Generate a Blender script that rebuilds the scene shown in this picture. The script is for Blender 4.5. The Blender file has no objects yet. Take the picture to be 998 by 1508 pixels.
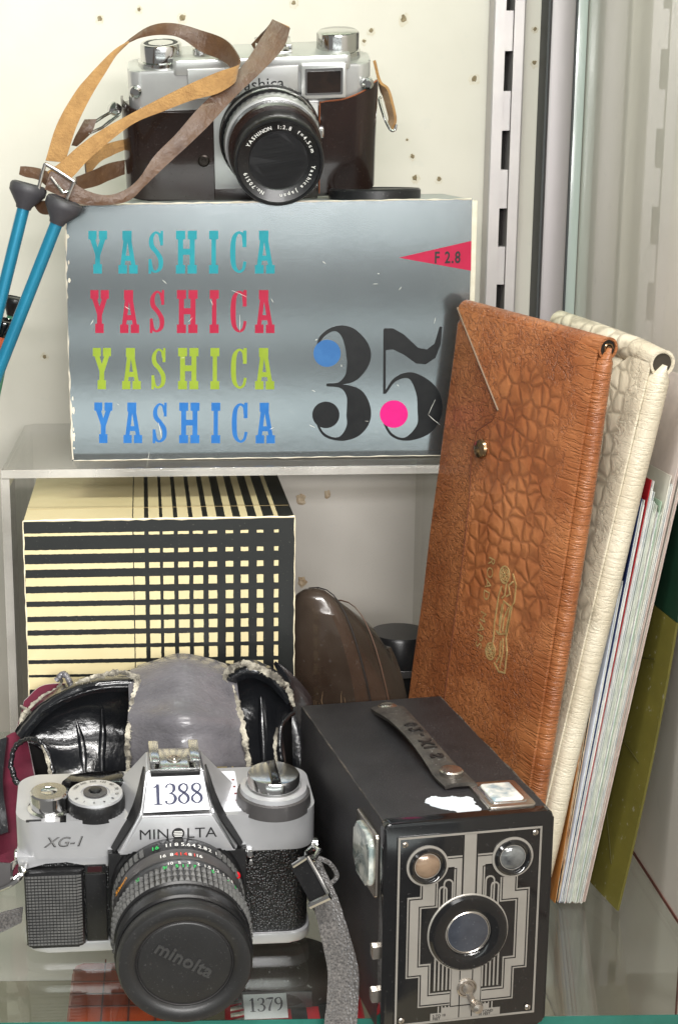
import bpy, bmesh, math, random
from mathutils import Vector, Matrix, noise as mnoise
random.seed(7)
S = bpy.context.scene
COL = S.collection
R_ = math.radians
# ---------------------------------------------------------------- camera
FPX, PITCH, ROLL, EYE = 2300.0, math.atan(544/2300), 0.012, 0.385
cp, sp = math.cos(PITCH), math.sin(PITCH)
FW = Vector((0, cp, -sp)); RT = Vector((1, 0, 0)); DN = Vector((0, -sp, -cp))
CU = RT*math.cos(ROLL) + DN*math.sin(ROLL)
CV = -RT*math.sin(ROLL) + DN*math.cos(ROLL)
EYEP = Vector((0, 0, EYE))
cam = bpy.data.cameras.new('camera'); camo = bpy.data.objects.new('camera', cam); COL.objects.link(camo)
m = Matrix((CU, -CV, -FW)).transposed().to_4x4(); m.translation = EYEP
camo.matrix_world = m
cam.sensor_fit = 'VERTICAL'; cam.sensor_height = 36.0
cam.lens = 36.0*FPX/1508
cam.shift_x = (499-260)/1508.0; cam.shift_y = 0.0
cam.clip_start = 0.02; cam.clip_end = 50
S.camera = camo
# ---------------------------------------------------------------- light and exposure
w = bpy.data.worlds.new('World'); S.world = w; w.use_nodes = True
w.node_tree.nodes['Background'].inputs[0].default_value = (1.0, 0.98, 0.95, 1)
w.node_tree.nodes['Background'].inputs[1].default_value = 0.22
S.view_settings.view_transform = 'Standard'; S.view_settings.look = 'None'
S.view_settings.exposure = -0.10; S.view_settings.gamma = 1.0
def area(name, loc, target, sx, sy, power, col):
    l = bpy.data.lights.new(name, 'AREA'); l.shape = 'RECTANGLE'; l.size = sx; l.size_y = sy; l.energy = power; l.color = col
    o = bpy.data.objects.new(name, l); COL.objects.link(o); o.location = loc
    o.rotation_euler = (Vector(target)-Vector(loc)).to_track_quat('-Z', 'Y').to_euler(); return o
area('cabinet_strip_light', (0.12, 0.44, 1.00), (0.06, 0.80, 0.10), 0.9, 0.035, 15.0, (1.0, 0.97, 0.93))
area('added_high_fill', (0.10, -0.40, 1.30), (0.02, 0.85, 0.12), 0.9, 0.16, 2.5, (1.0, 0.985, 0.97))  # unseen fill light, added to reach the objects from high in front
area('added_right_fill', (0.62, -1.25, 0.56), (0.02, 0.90, 0.12), 1.5, 0.16, 19.0, (1.0, 0.985, 0.97))  # added fill from the front right, stands for no known fixture
area('added_front_fill', (0.12, -1.20, 0.84), (0.02, 0.95, 0.10), 1.6, 0.12, 42.0, (1.0, 0.98, 0.955))  # fill light added to brighten the wall under the riser
for z_, h_, p_ in ((.30, .06, .95), (.045, .05, .85), (-.19, .12, 2.6)): area('added_reflection_band', (0.30, -1.20, z_), (0.30, .86, z_), 3.0, h_, p_, (0.92, 1.0, 0.98))  # invented light strips, added so the foil front mirrors bright bands
S.cycles.max_bounces = 10; S.cycles.transparent_max_bounces = 16
S.cycles.caustics_reflective = False; S.cycles.caustics_refractive = False
S.cycles.use_denoising = True
S.cycles.sample_clamp_indirect = 6

def at(px, py, y):
    """point of the plane y (metres into the cabinet) surveyed along a line of sight"""
    d = FW + CU*((px-260)/FPX) + CV*((py-754)/FPX)
    return EYEP + d*(y/d.y)
# ---------------------------------------------------------------- materials
def srgb(r, g, b):
    f = lambda c: ((c/255+0.055)/1.055)**2.4 if c > 10 else c/255/12.92
    return (f(r), f(g), f(b), 1)
def N(nt, typ, **kw):
    n = nt.nodes.new(typ)
    for k, v in kw.items(): setattr(n, k, v)
    return n
def mat(name, col, rough=0.5, metal=0.0, col2=None, nscale=40, namt=0.5, bump=0.0, bscale=300, bdist=0.0005, coat=0.0, dust=0.0, spec=0.5, rvar=0.0, dscale=600, stretch=None, btype='noise', aniso=0.0, sheen=0.0):
    M = bpy.data.materials.new(name); M.use_nodes = True
    nt = M.node_tree; b = nt.nodes['Principled BSDF']
    b.inputs['Base Color'].default_value = col; b.inputs['Roughness'].default_value = rough
    b.inputs['Metallic'].default_value = metal; b.inputs['Coat Weight'].default_value = coat
    b.inputs['Coat Roughness'].default_value = 0.08
    b.inputs['Specular IOR Level'].default_value = spec
    b.inputs['Anisotropic'].default_value = aniso
    if sheen: b.inputs['Sheen Weight'].default_value = sheen
    tc = N(nt, 'ShaderNodeTexCoord'); vec = tc.outputs['Object']
    if stretch:
        mp = N(nt, 'ShaderNodeMapping'); mp.inputs['Scale'].default_value = stretch
        nt.links.new(vec, mp.inputs['Vector']); vec = mp.outputs['Vector']
    cout = None
    def noise(sc, det=4, rough_=0.6):
        n = N(nt, 'ShaderNodeTexNoise'); n.inputs['Scale'].default_value = sc; n.inputs['Detail'].default_value = det
        n.inputs['Roughness'].default_value = rough_
        nt.links.new(vec, n.inputs['Vector']); return n.outputs['Fac']
    def ramp(src, a, b_, lo=0, hi=1):
        r = N(nt, 'ShaderNodeMapRange'); r.inputs[1].default_value = a; r.inputs[2].default_value = b_
        r.inputs[3].default_value = lo; r.inputs[4].default_value = hi; nt.links.new(src, r.inputs[0]); return r.outputs[0]
    def mix(fac, c1, c2):
        x = N(nt, 'ShaderNodeMix', data_type='RGBA'); nt.links.new(fac, x.inputs[0])
        for i, c in ((6, c1), (7, c2)):
            if hasattr(c, 'links'): nt.links.new(c, x.inputs[i])
            else: x.inputs[i].default_value = c
        return x.outputs[2]
    if col2:
        cout = mix(ramp(noise(nscale), 0.5-namt/2, 0.5+namt/2), col, col2)
    if dust:
        d = ramp(noise(dscale, 2), 0.66, 0.72, 0, dust)
        cout = mix(d, cout if cout else col, (0.5, 0.5, 0.48, 1))
    if cout: nt.links.new(cout, b.inputs['Base Color'])
    if rvar:
        nt.links.new(ramp(noise(nscale*1.7), 0.3, 0.7, max(0.02, rough-rvar), rough+rvar), b.inputs['Roughness'])
    if bump:
        bp = N(nt, 'ShaderNodeBump'); bp.inputs['Strength'].default_value = bump; bp.inputs['Distance'].default_value = bdist
        if btype == 'noise': h = noise(bscale, 5)
        elif btype == 'pebble':
            v = N(nt, 'ShaderNodeTexVoronoi'); v.inputs['Scale'].default_value = bscale; nt.links.new(vec, v.inputs['Vector']); h = ramp(v.outputs['Distance'], 0, 0.7, 1, 0)
        elif btype == 'crack':
            dn = N(nt, 'ShaderNodeTexNoise'); dn.inputs['Scale'].default_value = bscale*0.8; dn.inputs['Detail'].default_value = 3; nt.links.new(vec, dn.inputs['Vector'])
            va = N(nt, 'ShaderNodeVectorMath', operation='MULTIPLY_ADD'); nt.links.new(dn.outputs['Color'], va.inputs[0]); va.inputs[1].default_value = (0.9/bscale,)*3; nt.links.new(vec, va.inputs[2])
            v = N(nt, 'ShaderNodeTexVoronoi', feature='DISTANCE_TO_EDGE'); v.inputs['Scale'].default_value = bscale; nt.links.new(va.outputs[0], v.inputs['Vector']); h = ramp(v.outputs['Distance'], 0, 0.16)
            f = N(nt, 'ShaderNodeMath', operation='MULTIPLY_ADD'); nt.links.new(noise(bscale*5, 4), f.inputs[0]); f.inputs[1].default_value = 0.5; nt.links.new(h, f.inputs[2]); h = f.outputs[0]
        nt.links.new(h, bp.inputs['Height']); nt.links.new(bp.outputs[0], b.inputs['Normal'])
    return M
def clear_mat(name, tint, glossrough=0.02, milky=0.0, ior=1.5, boost=1.0):
    """thin clear sheet: lets light through, mirrors by Fresnel, a little milky"""
    M = bpy.data.materials.new(name); M.use_nodes = True; nt = M.node_tree
    nt.nodes.remove(nt.nodes['Principled BSDF']); out = nt.nodes['Material Output']
    t = N(nt, 'ShaderNodeBsdfTransparent'); t.inputs[0].default_value = tint
    g = N(nt, 'ShaderNodeBsdfGlossy'); g.inputs['Roughness'].default_value = glossrough
    fr = N(nt, 'ShaderNodeFresnel'); ge = N(nt, 'ShaderNodeNewGeometry'); mi = N(nt, 'ShaderNodeMapRange')
    mi.inputs[3].default_value = ior; mi.inputs[4].default_value = 1/ior
    nt.links.new(ge.outputs['Backfacing'], mi.inputs[0]); nt.links.new(mi.outputs[0], fr.inputs[0])
    mx = N(nt, 'ShaderNodeMixShader'); 
    mm = N(nt, 'ShaderNodeMath', operation='MULTIPLY'); nt.links.new(fr.outputs[0], mm.inputs[0]); mm.inputs[1].default_value = boost
    base = t.outputs[0]
    if milky:
        d = N(nt, 'ShaderNodeBsdfDiffuse'); d.inputs[0].default_value = (0.85, 0.84, 0.8, 1)
        m2 = N(nt, 'ShaderNodeMixShader')
        tc = N(nt, 'ShaderNodeTexCoord'); n = N(nt, 'ShaderNodeTexNoise'); n.inputs['Scale'].default_value = 18; n.inputs['Detail'].default_value = 6
        nt.links.new(tc.outputs['Object'], n.inputs['Vector'])
        r = N(nt, 'ShaderNodeMapRange'); r.inputs[1].default_value = .35; r.inputs[2].default_value = .7; r.inputs[3].default_value = milky*0.5; r.inputs[4].default_value = milky*1.5
        nt.links.new(n.outputs['Fac'], r.inputs[0]); nt.links.new(r.outputs[0], m2.inputs[0])
        nt.links.new(t.outputs[0], m2.inputs[1]); nt.links.new(d.outputs[0], m2.inputs[2]); base = m2.outputs[0]
    nt.links.new(mm.outputs[0], mx.inputs[0]); nt.links.new(base, mx.inputs[1]); nt.links.new(g.outputs[0], mx.inputs[2])
    nt.links.new(mx.outputs[0], out.inputs['Surface'])
    return M
# ---------------------------------------------------------------- mesh builder
def frame_from_dir(d):
    d = d.normalized(); a = Vector((0, 0, 1)) if abs(d.z) < 0.9 else Vector((1, 0, 0))
    x = a.cross(d).normalized(); return x, d.cross(x).normalized(), d
def catmull(pts, n):
    out = []; P = [pts[0]*2-pts[1]] + list(pts) + [pts[-1]*2-pts[-2]]
    for i in range(1, len(P)-2):
        for k in range(n):
            t = k/n
            out.append(0.5*((2*P[i])+(P[i+1]-P[i-1])*t+(2*P[i-1]-5*P[i]+4*P[i+1]-P[i+2])*t*t+(3*P[i]-P[i-1]-3*P[i+1]+P[i+2])*t**3))
    out.append(P[-2].copy()); return out
class MB:
    def __init__(s): s.bm = bmesh.new(); s.mi = 0
    def face(s, vs):
        try: f = s.bm.faces.new(vs); f.material_index = s.mi; return f
        except ValueError: return None
    def poly(s, pts): return s.face([s.bm.verts.new(p) for p in pts])
    def box(s, x0, x1, y0, y1, z0, z1, bev=0.0, seg=2):
        v = [s.bm.verts.new((x, y, z)) for x in (x0, x1) for y in (y0, y1) for z in (z0, z1)]
        fs = [s.face([v[i] for i in q]) for q in ((0,1,3,2),(4,6,7,5),(0,4,5,1),(2,3,7,6),(0,2,6,4),(1,5,7,3))]
        if bev: s._bev(fs, bev, seg)
        return s
    def _bev(s, fs, bev, seg, only=None):
        es = list({e for f in fs for e in f.edges}) if only is None else only
        bmesh.ops.bevel(s.bm, geom=es, offset=bev, segments=seg, affect='EDGES', profile=0.5, clamp_overlap=True, material=-1)
    def hexa(s, p, bev=0, seg=2):
        """8 corners: 4 of one end then the 4 facing them"""
        v = [s.bm.verts.new(q) for q in p]
        fs = [s.face([v[i] for i in q]) for q in ((3,2,1,0),(4,5,6,7),(0,1,5,4),(1,2,6,5),(2,3,7,6),(3,0,4,7))]
        if bev: s._bev(fs, bev, seg)
        return s
    def prism(s, pts2, a, b, plane='xz', bev=0.0, seg=2, bevside='front'):
        """2D outline pushed from a to b along the third axis"""
        f = {'xz': lambda p, c: (p[0], c, p[1]), 'xy': lambda p, c: (p[0], p[1], c), 'yz': lambda p, c: (c, p[0], p[1])}[plane]
        va = [s.bm.verts.new(f(p, a)) for p in pts2]; vb = [s.bm.verts.new(f(p, b)) for p in pts2]
        n = len(pts2); fa = s.face(va); fb = s.face(vb[::-1])
        fs = [fa, fb] + [s.face([va[(i+1) % n], va[i], vb[i], vb[(i+1) % n]]) for i in range(n)]
        if bev:
            es = list(fa.edges) if bevside == 'front' else list(fb.edges) if bevside == 'back' else list(fa.edges)+list(fb.edges)
            s._bev(fs, bev, seg, es)
        return s
    def lathe(s, prof, o=(0,0,0), axis=(0,0,1), seg=48, cap0=True, cap1=True, ang=None):
        """prof: (radius, height[, ripple])"""
        x, y, d = frame_from_dir(Vector(axis)); o = Vector(o); rings = []
        for p in prof:
            r, h = p[0], p[1]; k = p[2] if len(p) > 2 else 0
            rings.append([s.bm.verts.new(o + d*h + (x*math.cos(2*math.pi*i/seg)+y*math.sin(2*math.pi*i/seg))*(r-(k if i % 2 else 0))) for i in range(seg)])
        for a, b in zip(rings, rings[1:]):
            for i in range(seg): s.face([a[i], a[(i+1) % seg], b[(i+1) % seg], b[i]])
        if cap0: s.face(rings[0][::-1])
        if cap1: s.face(rings[-1])
        return s
    def tube(s, pts, r, seg=8, closed=False, smooth=0):
        pts = [Vector(p) for p in pts]
        if smooth: pts = catmull(pts, smooth)
        n = len(pts); rr = r if isinstance(r, (list, tuple)) else [r]*n
        if len(rr) != n: rr = [rr[min(len(rr)-1, int(i/(n-1)*(len(rr)-1)+.5))] for i in range(n)]
        rings = []; px = None
        for i, p in enumerate(pts):
            d = (pts[(i+1) % n]-pts[i-1]) if closed else (pts[min(i+1, n-1)]-pts[max(i-1, 0)])
            x, y, d = frame_from_dir(d)
            if px is not None:
                x = (px - d*px.dot(d)); x = x.normalized() if x.length > 1e-9 else frame_from_dir(d)[0]; y = d.cross(x)
            px = x
            rings.append([s.bm.verts.new(p+(x*math.cos(2*math.pi*k/seg)+y*math.sin(2*math.pi*k/seg))*rr[i]) for k in range(seg)])
        pairs = list(zip(rings, rings[1:])) + ([(rings[-1], rings[0])] if closed else [])
        for a, b in pairs:
            for k in range(seg): s.face([a[k], a[(k+1) % seg], b[(k+1) % seg], b[k]])
        if not closed: s.face(rings[0][::-1]); s.face(rings[-1])
        return s
    def stroke(s, pts, wd, y0, y1):
        """flat mitred line in the xz plane, from y0 (front) to y1; wd may vary per point"""
        n = len(pts); W = wd if isinstance(wd, (list, tuple)) else [wd]*n; L = []; Rr = []
        P = [Vector(p) for p in pts]
        for i in range(n):
            d0 = (P[i]-P[i-1]).normalized() if i else None; d1 = (P[i+1]-P[i]).normalized() if i < n-1 else None
            a = d0 or d1; b = d1 or d0
            t = (a+b); t = t.normalized() if t.length > 1e-6 else a
            nn = Vector((-t.y, t.x)); c = max(0.4, nn.dot(Vector((-a.y, a.x))))
            h = W[i]/2/c; L.append(P[i]+nn*h); Rr.append(P[i]-nn*h)
        f = lambda q, y: s.bm.verts.new((q.x, y, q.y))
        lf, rf = [f(q, y0) for q in L], [f(q, y0) for q in Rr]; lb, rb = [f(q, y1) for q in L], [f(q, y1) for q in Rr]
        for i in range(n-1):
            s.face([lf[i], lf[i+1], rf[i+1], rf[i]]); s.face([lb[i], lf[i], lf[i+1], lb[i+1]][::-1]); s.face([rb[i], rb[i+1], rf[i+1], rf[i]])
        s.face([lf[0], rf[0], rb[0], lb[0]]); s.face([lf[-1], lb[-1], rb[-1], rf[-1]])
        return s
    def brush(s, pts, y0, y1, n=10):
        """curved stroke, (x, z, width) per knot"""
        q = catmull([Vector(p) for p in pts], n)
        return s.stroke([(p.x, p.y) for p in q], [max(1e-5, p.z) for p in q], y0, y1)
    def loft(s, rows, nu=6, nv=6, th=0.002, back=None, jit=0.0, jscale=60):
        """smooth skin through rows of points, given a thickness; back = material index of its rear side"""
        rows = [catmull([Vector(p) for p in r], nu) for r in rows]
        cols = [catmull([r[i] for r in rows], nv) if len(rows) > 2 else [rows[0][i].lerp(rows[1][i], k/nv) for k in range(nv+1)] for i in range(len(rows[0]))]
        g = [[c[j] for c in cols] for j in range(len(cols[0]))]
        H, Wd = len(g), len(g[0]); nor = [[None]*Wd for _ in range(H)]
        for j in range(H):
            for i in range(Wd):
                a = g[j][min(i+1, Wd-1)]-g[j][max(i-1, 0)]; b = g[min(j+1, H-1)][i]-g[max(j-1, 0)][i]
                c = a.cross(b); nor[j][i] = c.normalized() if c.length > 1e-12 else Vector((0, -1, 0))
        if jit:
            for j in range(H):
                for i in range(Wd): g[j][i] = g[j][i] + nor[j][i]*jit*mnoise.noise(g[j][i]*jscale)
        A = [[s.bm.verts.new(g[j][i]+nor[j][i]*th/2) for i in range(Wd)] for j in range(H)]
        B = [[s.bm.verts.new(g[j][i]-nor[j][i]*th/2) for i in range(Wd)] for j in range(H)]
        m0 = s.mi
        for j in range(H-1):
            for i in range(Wd-1):
                s.face([A[j][i], A[j][i+1], A[j+1][i+1], A[j+1][i]])
                if back is not None: s.mi = back
                s.face([B[j][i], B[j+1][i], B[j+1][i+1], B[j][i+1]]); 
                s.mi = m0
        if back is not None: s.mi = back
        for j in range(H-1):
            s.face([A[j][0], A[j+1][0], B[j+1][0], B[j][0]]); s.face([A[j+1][-1], A[j][-1], B[j][-1], B[j+1][-1]])
        for i in range(Wd-1):
            s.face([A[0][i+1], A[0][i], B[0][i], B[0][i+1]]); s.face([A[-1][i], A[-1][i+1], B[-1][i+1], B[-1][i]])
        s.mi = m0
        return s
    def text(s, string, mtx, size=1.0, bold=0.0, shear=0.0, ext=0.0, align='LEFT', sx=1.0, spacing=1.0):
        """built-in letterforms laid in the local xy plane of mtx"""
        c = bpy.data.curves.new('t', 'FONT'); c.body = string; c.size = size; c.offset = bold; c.shear = shear; c.extrude = ext; c.align_x = align
        c.space_character = spacing; c.resolution_u = 3
        o = bpy.data.objects.new('t', c); me = bpy.data.meshes.new_from_object(o)
        mm = mtx @ Matrix.Diagonal((sx, 1, 1, 1))
        vs = [s.bm.verts.new(mm @ v.co) for v in me.vertices]
        for p in me.polygons: s.face([vs[i] for i in p.vertices])
        bpy.data.objects.remove(o); bpy.data.curves.remove(c); bpy.data.meshes.remove(me)
        return s
    def build(s, name, material, parent=None, scale=1.0, world=False, smooth=35, loc=None):
        if world and parent is not None:
            inv = parent_matrix(parent).inverted()
            for v in s.bm.verts: v.co = inv @ v.co
        elif scale != 1.0:
            for v in s.bm.verts: v.co *= scale
        bmesh.ops.recalc_face_normals(s.bm, faces=s.bm.faces[:]) if world != 'keep' else None
        if smooth:
            for f in s.bm.faces: f.smooth = True
            lim = R_(smooth)
            for e in s.bm.edges:
                if len(e.link_faces) == 2: e.smooth = e.calc_face_angle(0) < lim
                else: e.smooth = False
        me = bpy.data.meshes.new(name); s.bm.to_mesh(me); s.bm.free()
        for mt in (material if isinstance(material, (list, tuple)) else [material]): me.materials.append(mt)
        o = bpy.data.objects.new(name, me); COL.objects.link(o)
        if parent is not None: o.parent = parent
        return o
def parent_matrix(o):
    mm = o.matrix_basis.copy()
    while o.parent is not None: o = o.parent; mm = o.matrix_basis @ mm
    return mm
def tag(o, label=None, cat=None, group=None, kind=None):
    if label: o['label'] = label
    if cat: o['category'] = cat
    if group: o['group'] = group
    if kind: o['kind'] = kind
    return o
def thing(name, label, cat, mtx=None, group=None):
    o = bpy.data.objects.new(name, None); COL.objects.link(o); o.empty_display_size = 0.01
    if mtx is not None: o.matrix_basis = mtx
    return tag(o, label, cat, group)
def TRS(loc, yaw=0, tilt=0, roll=0):
    return Matrix.Translation(loc) @ Matrix.Rotation(yaw, 4, 'Z') @ Matrix.Rotation(tilt, 4, 'X') @ Matrix.Rotation(roll, 4, 'Y')
FRONT = Matrix.Rotation(R_(90), 4, 'X')          # text standing up, read from the front (-y)
def fr(x, y, z): return Matrix.Translation((x, y, z)) @ FRONT
def rect(x0, z0, x1, z1, r=0.0, n=4):
    if not r: return [(x0, z0), (x1, z0), (x1, z1), (x0, z1)]
    out = []
    for cx, cz, a in ((x1-r, z0+r, -90), (x1-r, z1-r, 0), (x0+r, z1-r, 90), (x0+r, z0+r, 180)):
        for k in range(n+1):
            t = R_(a+90*k/n); out.append((cx+r*math.cos(t), cz+r*math.sin(t)))
    return out
def ring_text(mb, string, c, rad, size, start, y, bold=0.0, squeeze=1.0, inward=True, gap=0.12):
    """letters round a circle in the xz plane, clockwise from start (degrees, 90 = top)"""
    a = start
    for ch in string:
        if ch == ' ': a -= math.degrees(size*0.45/rad); continue
        wch = {'I': .28, '1': .4, '.': .25, ':': .25, 'i': .25, 'm': .85, 'M': .85, 'W': 1.0}.get(ch, .62)*size*squeeze
        a -= math.degrees((wch/2)/rad); t = R_(a)
        p = Vector((c[0]+rad*math.cos(t), y, c[1]+rad*math.sin(t)))
        mt = Matrix.Translation(p) @ Matrix.Rotation(-(t-math.pi/2), 4, 'Y') @ FRONT
        mb.text(ch, mt, size, bold, align='CENTER', sx=squeeze)
        a -= math.degrees((wch/2+gap*size)/rad)
# ---------------------------------------------------------------- palette
m_wall = mat('wall_laminate', srgb(212, 206, 197), 0.55, col2=srgb(203, 197, 187), nscale=14, namt=.5, bump=.10, bscale=420, bdist=.0004, dust=.12, dscale=110)
m_hole = mat('raw_board', srgb(158, 144, 118), 0.9, col2=srgb(104, 88, 64), nscale=300)
m_stain = mat('wall_stain', srgb(196, 186, 168), .6, col2=srgb(210, 203, 192), nscale=260, namt=.3)
m_chip = mat('chipped_board', srgb(160, 128, 90), 0.9, col2=srgb(226, 212, 188), nscale=260)
m_steel = mat('painted_steel', srgb(196, 190, 190), 0.38, .35, col2=srgb(182, 176, 178), nscale=30)
m_slot = mat('slot_dark', srgb(22, 18, 16), .8)
m_alu = mat('aluminium', srgb(160, 154, 156), .50, .6, col2=srgb(160, 154, 156), nscale=8, stretch=(40, 40, .6))
m_gasket = mat('gasket', srgb(58, 60, 62), .55)
m_gedge = mat('glass_edge', (0.012, .10, .075, 1), .12, coat=.6, col2=(.03, .18, .14, 1), nscale=30)
m_gstrip = mat('glass_strip', srgb(172, 182, 178), .2, coat=.5)
m_glass = clear_mat('shelf_glass', (.93, .965, .945, 1), .004, milky=.012, ior=1.5, boost=1.0)
m_acryl = clear_mat('acrylic', (.98, .975, .965, 1), .02, milky=.05, ior=1.33)
m_acredge = clear_mat('acrylic_edge', (.95, .93, .90, 1), .1, milky=.22, ior=1.4)
m_side = mat('side_panel', srgb(232, 226, 217), .35, coat=.9, col2=srgb(226, 219, 210), nscale=6, dust=.12, dscale=90)
m_side.node_tree.nodes['Principled BSDF'].inputs['Coat Roughness'].default_value = 0.012
m_seam = mat('seam_brown', srgb(96, 52, 42), .7)
m_under = mat('lower_shelf', srgb(176, 170, 150), .5, col2=srgb(150, 142, 120), nscale=8)
# ---------------------------------------------------------------- cabinet
def structure(name, mb, mt, smooth=35): return tag(mb.build(name, mt, smooth=smooth), kind='structure')
WY, SX = 0.995, 0.2505
bw = structure('back_wall', MB().box(-.60, SX+.012, WY, WY+.012, -.34, .80), m_wall)
def wall_mark(x, z, r, chip=False):
    n = 11; mb = MB(); c = mb.bm.verts.new((x, WY-(.0012 if chip else .0002), z)); ring = []; rim = []
    for i in range(n):
        t = 2*math.pi*i/n; k = r*random.uniform(.7, 1.25)
        ring.append(mb.bm.verts.new((x+k*.55*math.cos(t), WY-(.0016 if chip else .0004), z+k*.6*math.sin(t))))
        rim.append(mb.bm.verts.new((x+k*math.cos(t), WY-.0002-(.0008*random.random() if chip else 0), z+k*1.15*math.sin(t))))
    for i in range(n):
        mb.face([c, ring[i], ring[(i+1) % n]]); mb.face([ring[i], rim[i], rim[(i+1) % n], ring[(i+1) % n]])
    return mb.build('wall_chip' if chip else 'screw_hole', m_chip if chip else m_hole, bw, smooth=0)
for x, z, r in ((-.019,.464,.0017),(-.043,.459,.002),(.0075,.459,.0025),(.075,.467,.002),(.122,.45,.0018),(.142,.457,.0026),(.186,.421,.0024),(.149,.375,.0016),(.151,.362,.0022),(.166,.361,.0018),(-.083,.253,.0018),(.1455,.385,.001),(.118,.444,.0014),(.222,.45,.0016),(.2225,.43,.0018)):
    wall_mark(x, z, r*.72)
    n = 16; mb = MB(); mb.poly([(x+r*random.uniform(1.1, 1.7)*math.cos(6.283*i/n), WY-.0001, z-r*.3+r*random.uniform(1.1, 1.9)*math.sin(6.283*i/n)) for i in range(n)]); mb.build('stain', m_stain, bw, smooth=0)
for x, z, r in ((.0815,.157,.0030),(.0985,.1605,.0026),(.0825,.1012,.0034),(.0805,.1585,.0022)): wall_mark(x, z, r, True)
sw = structure('side_wall', MB().box(SX, SX+.012, .30, WY, -.34, .80), m_side)
MB().box(SX-.0006, SX+.0004, .7120, .7134, -.34, .20).build('panel_seam', m_seam, sw)
MB().box(SX-.0006, SX+.0004, .50, WY-.001, -.0012, .0004).build('panel_seam', m_seam, sw)
structure('lower_shelf', MB().box(-.60, SX-.001, .45, WY-.001, -.200, -.188), m_under)
# slotted upright
t = thing('slotted_upright', 'pale grey slotted steel upright screwed to the back wall', 'shelf upright', TRS((.2035, WY, 0)))
pr = [(-.0098,-.0003),(-.0098,-.0145),(-.0088,-.0155),(-.0028,-.0155),(-.0028,-.0148)]
MB().prism([(-.0098,-.0003),(-.0098,-.0150),(-.0090,-.0158),(-.0026,-.0158),(-.0026,-.0003)], -.34, .80, 'xy').build('rail', m_steel, t)
MB().prism([(.0026,-.0003),(.0026,-.0158),(.0084,-.0158),(.0095,-.0150),(.0095,-.0003)], -.34, .80, 'xy').build('rail', m_steel, t)
zs = [.4715-.0467*k for k in range(-5, 17)]
for z in zs: MB().box(-.0022, .0022, -.0030, -.0008, z-.0115, z+.0115).build('slot', m_slot, t)
for z0, z1 in zip(zs[1:], zs): MB().box(-.0023, .0023, -.0135, -.0006, z0+.0117, z1-.0117).build('web', m_steel, t)
# corner channel and its glass strip
t = thing('corner_channel', 'brushed aluminium corner channel with dark gaskets beside the side glass', 'corner channel', TRS((.2350, WY, 0)))
MB().box(-.0078, .0072, -.020, -.0005, -.34, .80, .002).build('channel', m_alu, t)
for x in (-.0088, .0078): MB().box(x-.0009, x+.0004, -.0195, -.0005, -.34, .80).build('gasket', m_gasket, t)
t = thing('glass_edge_strip', 'blue grey glass edge strip standing right of the aluminium channel', 'glass strip', TRS((.2470, WY, 0)))
MB().box(-.0035, .0030, -.016, -.0006, -.34, .80, .0006).build('pane_edge', m_gstrip, t)
# glass shelf
t = thing('glass_shelf', 'clear green edged glass shelf carrying the lower cameras', 'glass shelf', TRS((0, 0, 0)))
EY = .632
MB().box(-.58, SX-.002, EY+.0006, WY-.004, -.0062, -.0002).build('pane', m_glass, t)
MB().box(-.58, SX-.002, EY, EY+.0005, -.0062, -.0002).build('polished_edge', m_gedge, t)
structure('upper_shelf', MB().box(-.58, SX-.002, .655, WY-.004, .582, .588), clear_mat('upper_glass', (.72, .775, .72, 1), .01, ior=1.3))
# acrylic riser
t = thing('acrylic_riser', 'clear acrylic riser under the silver carton', 'display riser', TRS((.032, .915, 0)))
rx0, rx1, ry0, ry1 = -.128, .127, -.0755, .070
MB().prism([(rx0, ry0), (rx1, ry0), (rx1, ry1-.006), (rx1-.006, ry1), (rx0+.006, ry1), (rx0, ry1-.006)], .2066, .2112, 'xy', bev=.0006, bevside='back').build('top_sheet', m_acryl, t)
MB().box(rx0, rx1, ry0-.0004, ry0-.0001, .2066, .2112).build('polished_edge', m_acredge, t)
MB().box(rx0, rx0+.0045, ry0, ry1, 0, .2062).build('side_sheet', m_acryl, t)
MB().box(rx1-.0045, rx1, ry0, ry1, 0, .2062).build('side_sheet', m_acryl, t)
for x in (rx0-.0002, rx1-.0046): MB().box(x, x+.0048, ry0-.0004, ry0-.0001, 0, .2060).build('polished_edge', m_acredge, t)

# ---------------------------------------------------------------- silver carton
m_foil = mat('silver_foil', srgb(158, 165, 168), .135, .90, col2=srgb(142, 149, 152), nscale=12, bump=.03, bscale=200, dust=.10, dscale=160)
m_card = mat('carton_edge', srgb(226, 220, 206), .8, col2=srgb(196, 186, 166), nscale=90)
def ink(n, r, g, b, rough=.55): return mat(n, srgb(r, g, b), rough, 0, spec=.3, col2=srgb(min(255, r+14), min(255, g+14), min(255, b+12)), nscale=120)
BW, BD, BH = .2202, .092, .1416
BOXM = TRS((-.0581, .860, .2115), -.0038, 0, -.003)
t = thing('camera_carton', 'silver carton with four coloured rows of lettering and a big 35', 'carton', BOXM)
mb = MB()
nx, nz = 30, 18        # slightly bowed front sheet
def bow(u, v): return .0008 - .0009*math.sin(math.pi*min(1, max(0, v)))
mb.box(.0006, BW-.0006, .0012, BD, 0.0003, BH-.0003, .0007)
mb.build('carton_body', mat('carton_silver', srgb(170, 176, 178), .42, .55, col2=srgb(186, 190, 190), nscale=20, dust=.2, dscale=200), t)
mb = MB(); vs = [[mb.bm.verts.new((BW*i/nx, bow(i/nx, j/nz), BH*j/nz)) for i in range(nx+1)] for j in range(nz+1)]
for j in range(nz):
    for i in range(nx): mb.face([vs[j][i], vs[j][i+1], vs[j+1][i+1], vs[j+1][i]])
mb.build('front_sheet', m_foil, t, smooth=80)
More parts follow.
